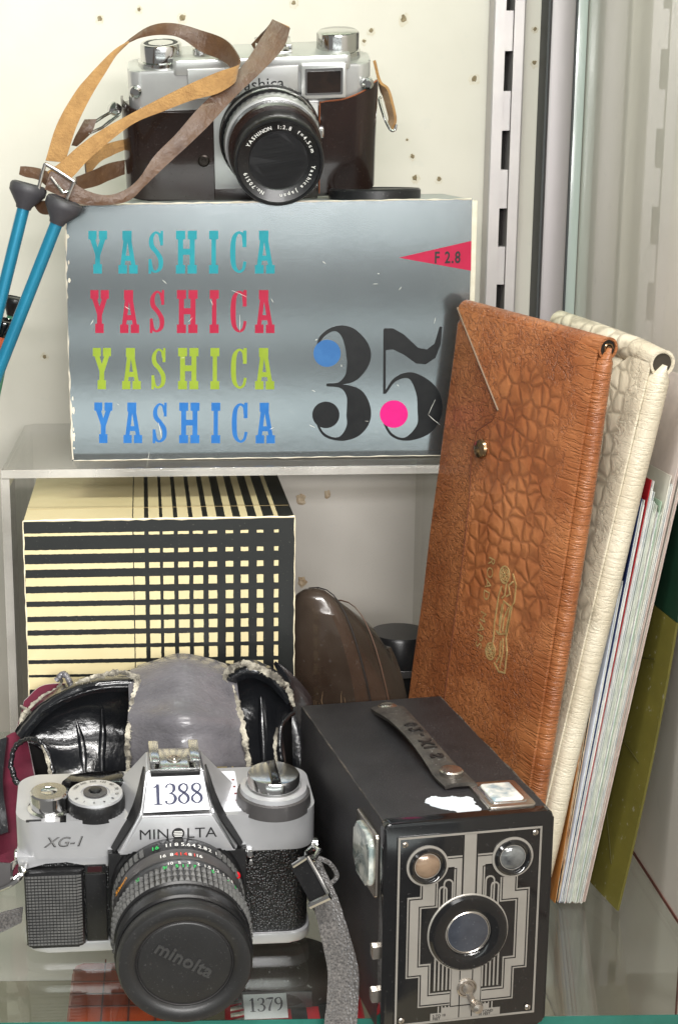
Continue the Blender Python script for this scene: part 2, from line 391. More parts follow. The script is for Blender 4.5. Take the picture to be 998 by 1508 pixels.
def flush(mb):
    for v in mb.bm.verts: v.co.y = bow(v.co.x/BW, v.co.z/BH) - .00009 + (v.co.y-PY0)*.25
    return mb
def edge_wear(pts, wd):
    mb = MB(); q = []
    for a, b in zip(pts, pts[1:]):
        a, b = Vector(a), Vector(b); n = max(2, int((b-a).length/.004))
        q += [a.lerp(b, k/n) for k in range(n)]
    q.append(Vector(pts[-1]))
    mb.tube([p+Vector((random.uniform(-1, 1), random.uniform(-1, .3), random.uniform(-1, 1)))*.00018 for p in q], [wd*random.uniform(.45, 1.5) for _ in q], 6)
    return mb
edge_wear([(.0003, .0008, .001), (.0002, .0008, BH*.5), (.0003, .0008, BH-.0005)], .00062).build('worn_edge', m_card, t)
edge_wear([(.0005, .0008, BH-.0003), (BW*.5, .0006, BH-.0002), (BW-.0005, .0008, BH-.0003)], .00045).build('worn_edge', m_card, t)
edge_wear([(.0005, .0008, .0003), (BW*.5, .0006, .0003), (BW-.0005, .0008, .0003)], .0003).build('worn_edge', m_card, t)
MB().box(BW-.0004, BW+.0030, .0010, BD-.001, .0004, BH-.0012, .0004).build('end_flap', m_card, t)
# lettering: coordinates of the printed face, 0..1 across and up
def fz(x, y):
    l = 25+20*(y-40)/585; r = 955-14*(y-28)/582
    u = (x-l)/(r-l); top = 40-12*u; bot = 625-15*u
    return u*BW, (1-(y-top)/(bot-top))*BH
PY0, PY1 = -.00105, .0016
slab = {
 'Y': [[(0,.8),(.44,.8),(.44,1),(0,1)], [(.56,.8),(1,.8),(1,1),(.56,1)], [(.08,.82),(.36,.82),(.64,.40),(.40,.40)], [(.92,.82),(.64,.82),(.38,.44),(.62,.40)], [(.37,.1),(.63,.1),(.63,.46),(.37,.46)], [(.27,0),(.73,0),(.73,.22),(.27,.22)]],
 'A': [[(.2,.78),(.68,.78),(.68,1),(.2,1)], [(.26,.8),(.48,.8),(.30,.1),(.08,.1)], [(.44,.8),(.66,.8),(.92,.1),(.70,.1)], [(.24,.30),(.74,.30),(.70,.42),(.27,.42)], [(0,0),(.44,0),(.44,.2),(0,.2)], [(.56,0),(1,0),(1,.2),(.56,.2)]],
 'H': [[(0,.8),(.44,.8),(.44,1),(0,1)], [(.56,.8),(1,.8),(1,1),(.56,1)], [(0,0),(.44,0),(.44,.2),(0,.2)], [(.56,0),(1,0),(1,.2),(.56,.2)], [(.1,.1),(.34,.1),(.34,.9),(.1,.9)], [(.66,.1),(.9,.1),(.9,.9),(.66,.9)], [(.3,.44),(.7,.44),(.7,.58),(.3,.58)]],
 'I': [[(0,.8),(1,.8),(1,1),(0,1)], [(0,0),(1,0),(1,.2),(0,.2)], [(.26,.1),(.74,.1),(.74,.9),(.26,.9)]],
}
strokes = {'S': [(.86,.76,.20),(.72,.92,.14),(.44,.955,.13),(.2,.82,.24),(.24,.64,.28),(.56,.50,.26),(.82,.33,.28),(.80,.14,.24),(.52,.045,.13),(.26,.09,.16),(.12,.27,.2)],
           'C': [(.88,.72,.22),(.78,.9,.16),(.5,.955,.13),(.24,.82,.24),(.17,.5,.28),(.24,.18,.24),(.52,.045,.13),(.8,.1,.15),(.92,.28,.16)]}
def put_letter(ch, x0, x1, y0, y1, mt):
    mb = MB(); g = lambda u, v: fz(x0+(x1-x0)*u, y1+(y0-y1)*v); k = 0
    if ch in slab:
        for q in slab[ch]:
            mb.prism([g(*p) for p in q], PY0-k*.00002, PY1, 'xz'); k += 1
    else:
        wpx = (x1-x0)
        pts = [(*g(p[0], p[1]), p[2]*wpx*BW/930*1.15) for p in strokes[ch]]
        mb.brush(pts, PY0, PY1, 6)
        if ch == 'C': mb.prism([g(.76,.62), g(1,.62), g(1,1), g(.80,1)], PY0-.00002, PY1, 'xz')
        else:
            mb.prism([g(.78,.66), g(.98,.66), g(.98,1), g(.82,1)], PY0-.00002, PY1, 'xz'); mb.prism([g(.02,.0), g(.2,.0), g(.22,.34), g(.02,.34)], PY0-.00004, PY1, 'xz')
    return flush(mb).build('letter', mt, t, smooth=0)
rows_ = [(98, 193, 80, 505, ink('ink_teal', 0, 120, 134)), (230, 327, 85, 505, ink('ink_crimson', 150, 0, 44)), (361, 456, 91, 505, ink('ink_lime', 124, 144, 32)), (487, 582, 95, 507, ink('ink_blue', 24, 94, 164))]
cols_ = [('Y', 0, .100), ('A', .162, .265), ('S', .322, .402), ('H', .470, .582), ('I', .648, .697), ('C', .760, .848), ('A', .894, 1)]
for y0, y1, x0, x1, mt in rows_:
    for ch, a, b in cols_: put_letter(ch, x0+(x1-x0)*a, x0+(x1-x0)*b, y0, y1, mt)
m_black_ink = ink('ink_black', 16, 17, 20, .3); m_mag = ink('ink_magenta', 206, 6, 116); m_dotblue = ink('ink_dot_blue', 40, 92, 150)
px = BW/930
def bz(pts, k=1.0): return [(*fz(p[0], p[1]), p[2]*px*k) for p in pts]
mb = MB(); mb.brush(bz([(600,372,5),(612,336,8),(644,317,12),(676,332,38),(697,376,58),(684,420,36),(656,441,8),(624,445,5)]), PY0, PY1); mb.brush(bz([(624,446,5),(662,450,12),(690,474,44),(698,516,58),(686,550,40),(654,571,10),(618,560,6),(597,520,5)]), PY0-.00002, PY1)
flush(mb).build('numeral', m_black_ink, t, smooth=0)
mb = MB(); mb.prism([fz(*p) for p in ((755,316),(775,316),(800,330),(832,360),(852,364),(870,350),(881,312),(887,312),(884,352),(872,383),(850,398),(828,396),(800,376),(775,364),(758,366))], PY0-.00002, PY1, 'xz')
mb.prism([fz(*p) for p in ((753,318),(759,318),(759,466),(753,466))], PY0-.00004, PY1, 'xz')
mb.brush(bz([(757,465,5),(782,432,9),(818,425,18),(852,462,50),(860,506,58),(846,546,38),(806,571,9),(772,560,6),(750,520,5)]), PY0, PY1)
flush(mb).build('numeral', m_black_ink, t, smooth=0)
for x, y, r, mt in ((625, 373, 31, m_dotblue), (623, 515, 31, m_black_ink), (778, 513, 32, m_mag)):
    flush(MB().prism([fz(x+r*math.cos(2*math.pi*k/40), y-r*1.0*math.sin(2*math.pi*k/40)) for k in range(40)], PY0-.0002, PY1, 'xz')).build('printed_dot', mt, t, smooth=0)
tri = flush(MB().prism([fz(788, 158), fz(952, 187), fz(953, 121)], PY0, PY1, 'xz')).build('printed_pennant', ink('ink_pennant', 166, 2, 54), t, smooth=0)
x, z = fz(868, 170); flush(MB().text('F 2.8', fr(x, PY0-.0006, z) , .0088, .0002, sx=.72, spacing=1.15)).build('lettering', m_black_ink, tri, smooth=0)
m_scr = mat('scratch_white', srgb(222, 222, 214), .8)
for k in range(26):
    u, v = random.uniform(.02, .97), random.uniform(.03, .97); a = random.uniform(0, 6.3); l = random.uniform(.0006, .004) if k % 5 else .009
    q = [(u*BW, v*BH), (u*BW+l*math.cos(a)*.6, v*BH+l*math.sin(a)*.55), (u*BW+l*math.cos(a), v*BH+l*math.sin(a))]
    flush(MB().stroke(q, [.00008, random.uniform(.00014, .0003), .00008], PY0-.0005, PY1)).build('scratch', m_scr, t, smooth=0)
for k in range(9):
    v = random.uniform(.04, .9); n = 7; r = random.uniform(.0005, .0012)
    flush(MB().prism([(.0010+r*.7*math.cos(6.283*i/n)*random.uniform(.5, 1.2)+r*.5, v*BH+r*1.7*math.sin(6.283*i/n)*random.uniform(.6, 1.3)) for i in range(n)], PY0-.0005, PY1, 'xz')).build('chipped_print', m_card, t, smooth=0)
# lens cap lying on the carton
m_blk = mat('black_plastic', srgb(24, 24, 26), .32, col2=srgb(34, 34, 36), nscale=60, dust=.25, dscale=900)
t = thing('lens_cover', 'round black lens cover lying on the carton right of the old camera', 'lens cover', TRS((.1125, .889, .3532)))
MB().lathe([(.0245, 0), (.0255, .0006), (.0255, .0048), (.0245, .0058), (.0225, .0058), (.0215, .0050)], seg=56).build('cap_shell', m_blk, t)

# ---------------------------------------------------------------- striped carton
def striped_mat(name, rows=None, cols=None, swap=False):
    M = bpy.data.materials.new(name); M.use_nodes = True; nt = M.node_tree; b = nt.nodes['Principled BSDF']
    tc = N(nt, 'ShaderNodeTexCoord'); sep = N(nt, 'ShaderNodeSeparateXYZ'); nt.links.new(tc.outputs['Object'], sep.inputs[0])
    nz = N(nt, 'ShaderNodeTexNoise'); nz.inputs['Scale'].default_value = 380; nt.links.new(tc.outputs['Object'], nz.inputs['Vector'])
    def band(src, ivs, length):
        ad = N(nt, 'ShaderNodeMath', operation='MULTIPLY_ADD'); nt.links.new(nz.outputs['Fac'], ad.inputs[0]); ad.inputs[1].default_value = .0006; nt.links.new(src, ad.inputs[2])
        dv = N(nt, 'ShaderNodeMath', operation='DIVIDE'); nt.links.new(ad.outputs[0], dv.inputs[0]); dv.inputs[1].default_value = length
        cr = N(nt, 'ShaderNodeValToRGB'); r = cr.color_ramp; r.interpolation = 'CONSTANT'
        st = [(0.0, 0)]
        for a, c in ivs: st += [(a/length, 1), (c/length, 0)]
        st = [s for s in st if s[0] < 1]
        while len(r.elements) > 1: r.elements.remove(r.elements[-1])
        r.elements[0].position = 0; r.elements[0].color = (0, 0, 0, 1)
        for p, v in st[1:]:
            e = r.elements.new(max(0.0005, p)); e.color = (v, v, v, 1)
        nt.links.new(dv.outputs[0], cr.inputs[0]); return cr.outputs[0]
    f = None
    for ivs, src, ln in ((rows, sep.outputs['Z'], .20), (cols, sep.outputs['Y' if swap else 'X'], .15)):
        if ivs:
            o = band(src, ivs, ln)
            if f is None: f = o
            else:
                mu = N(nt, 'ShaderNodeMath', operation='MULTIPLY'); nt.links.new(f, mu.inputs[0]); nt.links.new(o, mu.inputs[1]); f = mu.outputs[0]
    def var(c1, c2):
        x = N(nt, 'ShaderNodeMix', data_type='RGBA'); n2 = N(nt, 'ShaderNodeTexNoise'); n2.inputs['Scale'].default_value = 60; n2.inputs['Detail'].default_value = 6
        nt.links.new(tc.outputs['Object'], n2.inputs['Vector']); nt.links.new(n2.outputs['Fac'], x.inputs[0]); x.inputs[6].default_value = c1; x.inputs[7].default_value = c2; return x.outputs[2]
    mx = N(nt, 'ShaderNodeMix', data_type='RGBA'); nt.links.new(f, mx.inputs[0])
    nt.links.new(var(srgb(18, 20, 20), srgb(34, 36, 34)), mx.inputs[6]); nt.links.new(var(srgb(216, 204, 162), srgb(204, 189, 144)), mx.inputs[7])
    # fine scuffs
    sc = N(nt, 'ShaderNodeTexNoise'); sc.inputs['Scale'].default_value = 900; nt.links.new(tc.outputs['Object'], sc.inputs['Vector'])
    mr = N(nt, 'ShaderNodeMapRange'); mr.inputs[1].default_value = .68; mr.inputs[2].default_value = .74; mr.inputs[4].default_value = .35; nt.links.new(sc.outputs['Fac'], mr.inputs[0])
    m2 = N(nt, 'ShaderNodeMix', data_type='RGBA'); nt.links.new(mr.outputs[0], m2.inputs[0]); nt.links.new(mx.outputs[2], m2.inputs[6]); m2.inputs[7].default_value = srgb(150, 146, 130)
    nt.links.new(m2.outputs[2], b.inputs['Base Color']); b.inputs['Roughness'].default_value = .33
    return M
SWd, SDp, SHt = .1468, .113, .1872
L0, L1 = 75., 943.
cx_ = lambda x: (x-L0)/(L1-L0)*SWd
cols_iv = [(-.001, cx_(422))] + [(cx_(a), cx_(b)) for a, b in ((428,463),(474,510),(521,555),(570,603),(618,648),(667,695),(720,745),(771,793),(823,843),(877,892))]
zpx = .0907/509.   # metres of height per drawing unit
rz_ = lambda y: SHt-(y-283)*zpx
row_px = [(322,333),(374,387),(420,437),(465,488),(511,537),(556,584),(602,632),(648,680),(692,727),(738,776),(784,824)]
rows_iv = sorted([(rz_(b), rz_(a)) for a, b in row_px] + [(.002+.021*k, .002+.021*k+.018) for k in range(4)])
t = thing('striped_carton', 'black and cream carton with bars crossed into a grid of little windows', 'carton', TRS((-.0828, .8192, 0), .0195))
mb = MB(); mb.prism(rect(0, 0, SWd, SHt), .0004, .0, 'xz'); mb.build('front_panel', striped_mat('stripes_front', rows_iv, cols_iv), t, smooth=0)
mb = MB(); mb.box(.0001, SWd-.0001, .0004, SDp, .0, SHt-.0004, .0005); mb.build('carton_body', striped_mat('stripes_side', rows_iv, [(.0, .004)], True), t)
MB().box(.0003, SWd-.0003, .0008, SDp-.0005, SHt-.0003, SHt+.0001).build('lid_panel', striped_mat('stripes_top', None, cols_iv), t, smooth=0)
MB().box(.001, SWd-.001, .0270, .0274, SHt+.0001, SHt+.00022).build('lid_crease', mat('crease', srgb(150, 132, 92), .8), t)
m_worn = mat('worn_cream', srgb(232, 222, 190), .85)
for a, b, r in (((0, 0, .0), (0, 0, SHt), .00035), ((SWd, 0, 0), (SWd, 0, SHt), .00035), ((0, 0, SHt), (SWd, 0, SHt), .0006)):
    edge_wear([a, Vector(a).lerp(Vector(b), .5), b], r).build('worn_edge', m_worn, t)
# ---------------------------------------------------------------- old rangefinder camera on the carton
m_chrome = mat('satin_chrome', srgb(214, 214, 212), .28, .68, col2=srgb(198, 198, 198), nscale=40, bump=.05, bscale=1500, bdist=.0001)
m_bright = mat('bright_chrome', srgb(226, 226, 224), .14, 1.0, col2=srgb(206, 206, 206), nscale=60)
m_blackmetal = mat('black_metal', srgb(15, 15, 17), .34, .0, coat=.15, dust=.1, dscale=1400)
m_brownblk = mat('dark_brown_leather', srgb(38, 22, 17), .26, col2=srgb(24, 14, 12), nscale=30, coat=.5, bump=.12, bscale=500, bdist=.0003, dust=.08, dscale=1100)
m_tan_edge = mat('leather_edge', srgb(150, 84, 46), .7, col2=srgb(112, 60, 34), nscale=200)
m_suede = mat('suede_side', srgb(178, 136, 84), .92, col2=srgb(140, 102, 60), nscale=160, namt=.6, bump=.9, bscale=700, bdist=.0011, sheen=.3)
m_strap = mat('worn_strap_leather', srgb(72, 48, 34), .40, col2=srgb(100, 72, 50), nscale=90, namt=.6, bump=.7, bscale=420, bdist=.0007, rvar=.12)
m_lensglass = mat('lens_glass', srgb(8, 9, 12), .03, coat=1.0, spec=.8)
m_white = mat('white_print', srgb(226, 226, 222), .5)
m_engrave = mat('engraved_black', srgb(34, 34, 36), .5)
mm_ = .985
RF = TRS((.0442, .9004, .3589), -.0155, .2769, -.0233)
t = thing('rangefinder_camera', 'old silver rangefinder camera in brown half case with looped strap, atop the carton', 'camera', RF)
def rfb(mb, name, mt, parent=None, **k): return mb.build(name, mt, parent or t, scale=.001*mm_, **k)
# half case
outline = rect(-70, 0, 70, 36, 14, 6)
def body_prism(mb, z0, z1, x0=-70, x1=70, y0=0, y1=34, r=13, bev=1.2): return mb.prism(rect(x0, y0, x1, y1, r, 8), z0, z1, 'xy', bev=bev, bevside='both')
case = rfb(body_prism(MB(), -5, 47, -70.5, 70.5, -1.5, 36, 13, 2.2), 'half_case', m_brownblk)
mb = MB(); mb.loft([[Vector((39, -2.1, -3)), Vector((39, -2.1, 24)), Vector((39, -2.1, 49))], [Vector((52, -2.2, -3)), Vector((52, -2.2, 24)), Vector((52, -2.2, 50))], [Vector((62, -1.6, -3)), Vector((62, -1.6, 24)), Vector((63, -1.6, 54))], [Vector((69.4, 4, -2)), Vector((69.6, 4, 24)), Vector((70.6, 4, 58))], [Vector((71.4, 16, -2)), Vector((71.6, 16, 24)), Vector((71.8, 16, 56))]], 6, 6, 1.4)
rfb(mb, 'case_cheek', m_brownblk, case)
mb = MB(); mb.tube([Vector((39, -2.4, -3)), Vector((39, -2.4, 44)), Vector((40.5, -2.4, 49)), Vector((52, -2.5, 50.4)), Vector((63, -2, 54.4)), Vector((70.8, 4, 58.4))], .5, 6, smooth=5)
rfb(mb, 'case_edge', m_tan_edge, case)
mb = MB(); mb.loft([[Vector((-71.4, 16, -2)), Vector((-71.6, 16, 24)), Vector((-71.8, 16, 52))], [Vector((-69.8, 4, -2)), Vector((-70, 4, 24)), Vector((-70.6, 4, 52))], [Vector((-62, -1.8, -3)), Vector((-62, -1.8, 24)), Vector((-62, -1.8, 48))], [Vector((-40, -2.2, -4)), Vector((-40, -2.2, 24)), Vector((-40, -2.2, 46))], [Vector((-21, -2.2, -5)), Vector((-21, -2.2, 24)), Vector((-20.5, -2.2, 45))]], 6, 6, 1.4)
rfb(mb, 'case_cheek', m_brownblk, case)
mb = MB(); mb.lathe([(3.4, 0), (3.4, .5), (2.6, .9), (2.4, .3), (1.4, .3), (1.2, .8)], (-26.5, -2.8, 18.3), (0, -1, 0), 24); rfb(mb, 'case_screw', mat('screw_dark', srgb(60, 54, 50), .3, .8), case)
mb = MB(); mb.box(-21, 38, -2.8, -1.0, -6, 1.5, .5); rfb(mb, 'case_flap', m_brownblk, case)
# metal body
rfb(body_prism(MB(), 44, 69, -67.5, 67.5, 0, 33, 8, 1.6), 'top_plate', m_chrome)
mb = MB(); mb.prism(rect(-42, -1.2, 56, 34, 2.5, 4), 66, 74.5, 'xy', bev=1.3, bevside='both'); rfb(mb, 'upper_deck', m_chrome)
mb = MB(); mb.prism([(-20.5, -1), (38, -1), (38, 49), (-20.5, 49)], -2.4, 1, 'xz', bev=.5); rfb(mb, 'front_apron', m_chrome)
# raised nameplate panel
mb = MB(); mb.prism([(-34, 53), (27, 53), (27, 69.5), (-34, 69.5)], -2.6, 1, 'xz', bev=.7); rfb(mb, 'name_panel', m_chrome)
mb = MB(); mb.text('yashica', fr(-7.2, -2.75, 57.0) @ Matrix.Rotation(R_(1.5), 4, 'Z'), 9.2, .04, sx=1.02); rfb(mb, 'lettering', m_engrave, smooth=0)
# finder window
fwn = rfb(MB().prism(rect(28.5, 51.5, 53.3, 70.5, 1, 3), -4.4, 0, 'xz', bev=.6), 'finder_frame', m_chrome)
rfb(MB().prism(rect(30.5, 53.6, 51.4, 68.2, .6, 2), -4.55, -3.9, 'xz'), 'finder_bezel', m_bright, fwn)
rfb(MB().prism(rect(31.6, 54.8, 50.2, 66.6, .6, 2), -4.8, -4.2, 'xz'), 'finder_glass', mat('finder_glass', srgb(44, 32, 26), .05, coat=1, col2=srgb(16, 14, 14), nscale=90), fwn)
# knobs, shoe, lever
mb = MB(); mb.lathe([(13.2, 69), (13.2, 71.5), (11.6, 72), (11.6, 80), (11.0, 81), (9.6, 81), (9.2, 80.3), (7.2, 80.3), (6.9, 81), (3, 81.2)], (-48.5, 15, 0), (0, 0, 1), 48); rfb(mb, 'frame_counter', m_bright)
mb = MB(); mb.lathe([(9.4, 80.5), (9.4, 80.9)], (-48.5, 15, 0), (0, 0, 1), 40); rfb(mb, 'counter_ring', m_engrave)
mb = MB(); mb.lathe([(12.6, 69), (12.6, 73), (11.8, 73.4), (11.8, 75, .5), (11.8, 82, .5), (11.2, 83), (10.4, 83.6), (3, 83.9)], (50, 17, 0), (0, 0, 1), 72); rfb(mb, 'rewind_knob', m_bright)
mb = MB(); mb.lathe([(5, 74), (5, 77.5), (4.4, 78)], (-26, 14, 0), (0, 0, 1), 32); mb.box(-26, -12, 11, 16, 75.2, 76.6, .5); mb.box(-14, -8, 9, 14, 75, 77.6, .8); rfb(mb, 'wind_lever', m_bright)
shoe = rfb(MB().box(4, 24, 6, 28, 74.4, 75.6, .3), 'accessory_shoe', m_bright)
for x0, x1, xi in ((4, 6, 8.2), (22, 24, 19.8)):
    rfb(MB().box(x0, x1, 6, 28, 75.4, 79, .3).box(min(x0, xi), max(x1, xi), 6, 28, 78, 79.2, .3), 'shoe_rail', m_bright, shoe)
for sx in (-63, 65.3): rfb(MB().lathe([(2.6, -2), (2.6, 1.5), (3.4, 2), (3.2, 4), (1.8, 5)], (sx, 1, 58.5), (.0, -1, 0), 24), 'strap_lug', m_bright)
rfb(MB().lathe([(1.7, 0), (1.7, .7), (1.2, 1)], (21.5, -2.6, 55.5), (0, -1, 0), 16), 'release_pin', m_bright)
# lens
LX, LZ = 14.0, 28.5
def ring(mb, prof, o=None, seg=72): return mb.lathe(prof, o or (LX, 0, LZ), (0, -1, 0), seg, cap0=True, cap1=True)
o1 = (11, 0, 31.5)
lens = rfb(ring(MB(), [(26, -1), (28.5, 0), (28.5, 6), (27.6, 7.5), (27.6, 11)], o1, 80), 'lens_barrel', m_blackmetal)
rfb(ring(MB(), [(27.9, 7), (28.2, 8), (28.2, 10), (27.6, 11)], o1, 80), 'shutter_ring', m_bright, lens)
o2 = (12, 0, 30.6)
rfb(ring(MB(), [(27.2, 10), (27.2, 12.5, .7), (27.2, 17.5, .7), (26.4, 18.2)], o2, 96), 'aperture_ring', m_chrome, lens)
rfb(ring(MB(), [(25.8, 18), (25.8, 24), (24.6, 25)], (13, 0, 29.6), 72), 'distance_ring', m_brownblk, lens)
rfb(ring(MB(), [(26.2, 18), (26.2, 20.4)], (12.6, 0, 30.0), 72), 'bright_ring', m_bright, lens)
mb = MB(); ring(mb, [(24.2, 24), (24.4, 44), (23.8, 45.4), (22.8, 45.4), (22.6, 44.4)], cap0=True, seg=80) if False else mb.lathe([(23.6, 24), (23.6, 36), (24.3, 38), (24.3, 44.6), (23.7, 45.6), (22.6, 45.6), (22.2, 44.6), (16, 42.4), (15.6, 41.4), (13.4, 34)], (LX, 0, LZ), (0, -1, 0), 80, cap1=True); rfb(mb, 'front_ring', m_blackmetal, lens)
rfb(ring(MB(), [(15.7, 42.2), (16.1, 42.8), (16.3, 42.2)], None, 64), 'inner_trim', mat('trim_dark', srgb(90, 90, 92), .3, .8), lens)
mb = MB(); mb.lathe([(13.2, 38.0), (11, 39.2), (8, 40.2), (4, 40.9), (.5, 41)], (LX, 0, LZ), (0, -1, 0), 48, cap0=False); rfb(mb, 'glass', clear_mat('coated_glass', (.80, .86, .92, 1), .01, ior=1.6, boost=1.6), lens)
for r0, y_, c in ((12.6, 34.3, (14, 15, 18)), (8.6, 34.9, (30, 44, 52)), (5.2, 35.6, (46, 34, 40)), (2.6, 36.2, (10, 10, 12))): rfb(MB().lathe([(r0, y_), (r0*.7, y_+.9), (.3, y_+1.3)], (LX, 0, LZ), (0, -1, 0), 40), 'reflection_tint_element', mat('reflection_tint_element', srgb(*c), .08, .2, coat=1), lens)  # element colours imitate the coloured reflections inside the lens
for r_, y_ in ((13.3, 34.8), (11.2, 36.9), (14.6, 38.2)): rfb(MB().lathe([(r_-.25, y_), (r_, y_+.35), (r_+.25, y_)], (LX, 0, LZ), (0, -1, 0), 56, cap0=False, cap1=False), 'glint_ring', mat('glint_colour', srgb(70, 84, 92), .2, .6), lens)  # pale rings added as painted glints, for concentric reflections in the glass
mb = MB(); ring_text(mb, 'YASHINON  1:2.8  f=4.5cm', (LX, LZ), 18.0, 2.9, 152, -44.05, .04); ring_text(mb, 'Yashica Japan', (LX, LZ), 18.0, 2.9, -8, -44.05, .04); ring_text(mb, 'No.70519', (LX, LZ), 18.0, 2.9, 244, -44.05, .04); rfb(mb, 'lettering', m_white, lens, smooth=0)
def cyl_text(mb, items, c, rad, h, size, bold=.02, flip=False):
    """(angle, text) on the outside of a barrel, tops towards the camera body (or away)"""
    for a, s in items:
        q = R_(a); n = Vector((math.cos(q), 0, math.sin(q))); up = Vector((0, 1, 0)); x = up.cross(n)
        if flip: up = -up; x = -x
        mt = Matrix((x, up, n)).transposed().to_4x4(); mt.translation = Vector((c[0], -h, c[1])) + n*rad
        mb.text(s, mt, size, bold, align='CENTER')
mb = MB(); cyl_text(mb, [(62, '1'), (70, '2'), (78, '4'), (84, '8'), (90, '15'), (97, '30'), (104, '60'), (112, '125'), (122, '300'), (140, 'B')], (11, 31.5), 28.6, 4.2, 3.4); rfb(mb, 'shutter_scale', m_white, lens, smooth=0)
mb = MB(); mb.box(37.4, 40.5, -14, -9, 32, 38, .8); mb.box(-17.5, -14.5, -20, -8, 22, 40, .8) if False else None; rfb(mb, 'aperture_tab', m_bright, lens)
# strap, surveyed edge by edge
def z1(x, y, Y): return at(x*.501, y*.501, Y)
def ribbon(pairs, th=.0013, nv=6):
    """pairs: (first edge xy, second edge xy, depth)"""
    e1 = [z1(a[0], a[1], Y) for a, b, Y in pairs]; e2 = [z1(b[0], b[1], Y) for a, b, Y in pairs]
    return e1, e2
strap = None
def strap_part(name, pairs, mts, th=.0015, parent=None):
    e1, e2 = ribbon(pairs); mb = MB()
    mid = [(a+b)/2 + Vector((0, -.0004, 0)) for a, b in zip(e1, e2)]
    mb.loft([e1, mid, e2], 7, 4, th, back=1, jit=.0004, jscale=160)
    return mb.build(name, mts, parent or t, world=True, smooth=50)
A = [((192,478),(135,472),.846), ((226,372),(168,368),.848), ((268,285),(222,272),.851), ((312,212),(284,200),.855), ((352,150),(352,136),.862),
     ((430,82),(438,106),.872), ((510,69),(520,108),.880), ((600,92),(592,152),.880), ((662,116),(650,176),.872), ((697,158),(680,200),.860), ((698,190),(690,238),.853), ((640,212),(640,274),.850),
     ((560,246),(566,294),.848), ((470,290),(482,326),.847), ((380,338),(398,360),.846), ((300,382),(322,416),.845), ((232,430),(256,474),.844), ((176,480),(214,520),.842), ((140,505),(170,548),.842)]
strap = strap_part('leather_strap', A, [m_suede, m_strap])
B = [((800,58),(852,84),.872), ((770,108),(832,142),.868), ((716,190),(772,208),.862), ((648,256),(694,282),.856), ((580,322),(616,366),.850), ((518,394),(548,432),.847), ((455,458),(478,496),.845), ((410,524),(424,548),.844), ((365,560),(378,590),.843), ((310,574),(310,602),.842), ((250,558),(240,600),.840), ((200,524),(188,580),.839), ((150,502),(132,556),.838)]
strap_part('strap_run', B, [m_strap, m_suede], parent=strap)
strap_part('strap_run', [((801,60),(850,82),.8728), ((785,80),(800,90),.882), ((768,100),(778,118),.892), ((740,130),(752,150),.896)], [m_strap, m_suede], parent=strap)
strap_part('strap_tip', [((62,490),(58,512),.846), ((85,490),(78,520),.845), ((120,496),(118,530),.843), ((160,512),(150,560),.841)], [m_strap, m_strap], parent=strap)
strap_part('strap_keeper', [((84,566),(96,590),.848), ((110,585),(120,625),.846), ((135,590),(150,628),.843), ((152,580),(160,612),.841)], [m_suede, m_strap], parent=strap)
mb = MB(); mb.tube([z1(x, y, .8355) for x, y in ((112,560),(130,492),(142,486),(212,530),(216,540),(196,588))], .00105, 8, smooth=5); mb.tube([z1(x, y, .8350) for x, y in ((206,562),(186,566),(150,520))], .0008, 6)
mb.build('strap_buckle', m_bright, strap, world=True)
# left lug ring with its leather tab, hidden piece of strap behind
mb = MB(); mb.tube([z1(x, y, Y) for x, y, Y in ((345,318,.893),(352,335,.888),(300,375,.880),(262,392,.878),(255,375,.880),(300,345,.886))], .0009, 8, closed=True, smooth=0); mb.lathe([(.0032, -.002), (.0036, 0), (.0036, .003), (.002, .004)], z1(340, 322, .893), (-.6, -.5, .3), 20)
mb.build('strap_ring', m_bright, strap, world=True)
strap_part('strap_tab', [((250,352),(285,350),.879), ((235,378),(272,385),.878), ((222,402),(250,408),.879), ((212,428),(226,428),.88)], [m_strap, m_suede], parent=strap)
strap_part('strap_run', [((366,410),(366,440),.902), ((330,418),(330,456),.900), ((290,432),(290,478),.897), ((250,465),(255,520),.892)], [m_suede, m_strap], parent=strap)
strap_part('strap_run', [((366,470),(366,512),.905), ((320,480),(320,530),.900), ((275,500),(278,548),.893), ((225,520),(225,560),.886)], [m_strap, m_strap], parent=strap)
# right lug: leather tab and ring
def z2(x, y, Y): return at(300+x*.3206, 20+y*.3206, Y)
mb = MB(); e1 = [(782,215,.905),(808,310,.903),(845,345,.902),(868,420,.900),(880,490,.900),(862,535,.900)]; e2 = [(786,225,.912),(812,345,.909),(826,380,.908),(840,430,.906),(852,480,.906),(846,520,.906)]
mb.loft([[z2(*p) for p in e1], [z2(*p) for p in e2]], 6, 3, .0016, back=1); mb.build('strap_tab', [m_strap, m_suede], strap, world=True)
mb = MB(); mb.tube([z2(x, y, Y) for x, y, Y in ((812,385,.904),(806,400,.903),(830,480,.900),(856,532,.8985),(876,536,.8985),(884,510,.899))], .0008, 8, smooth=5); mb.build('strap_ring', m_bright, strap, world=True)

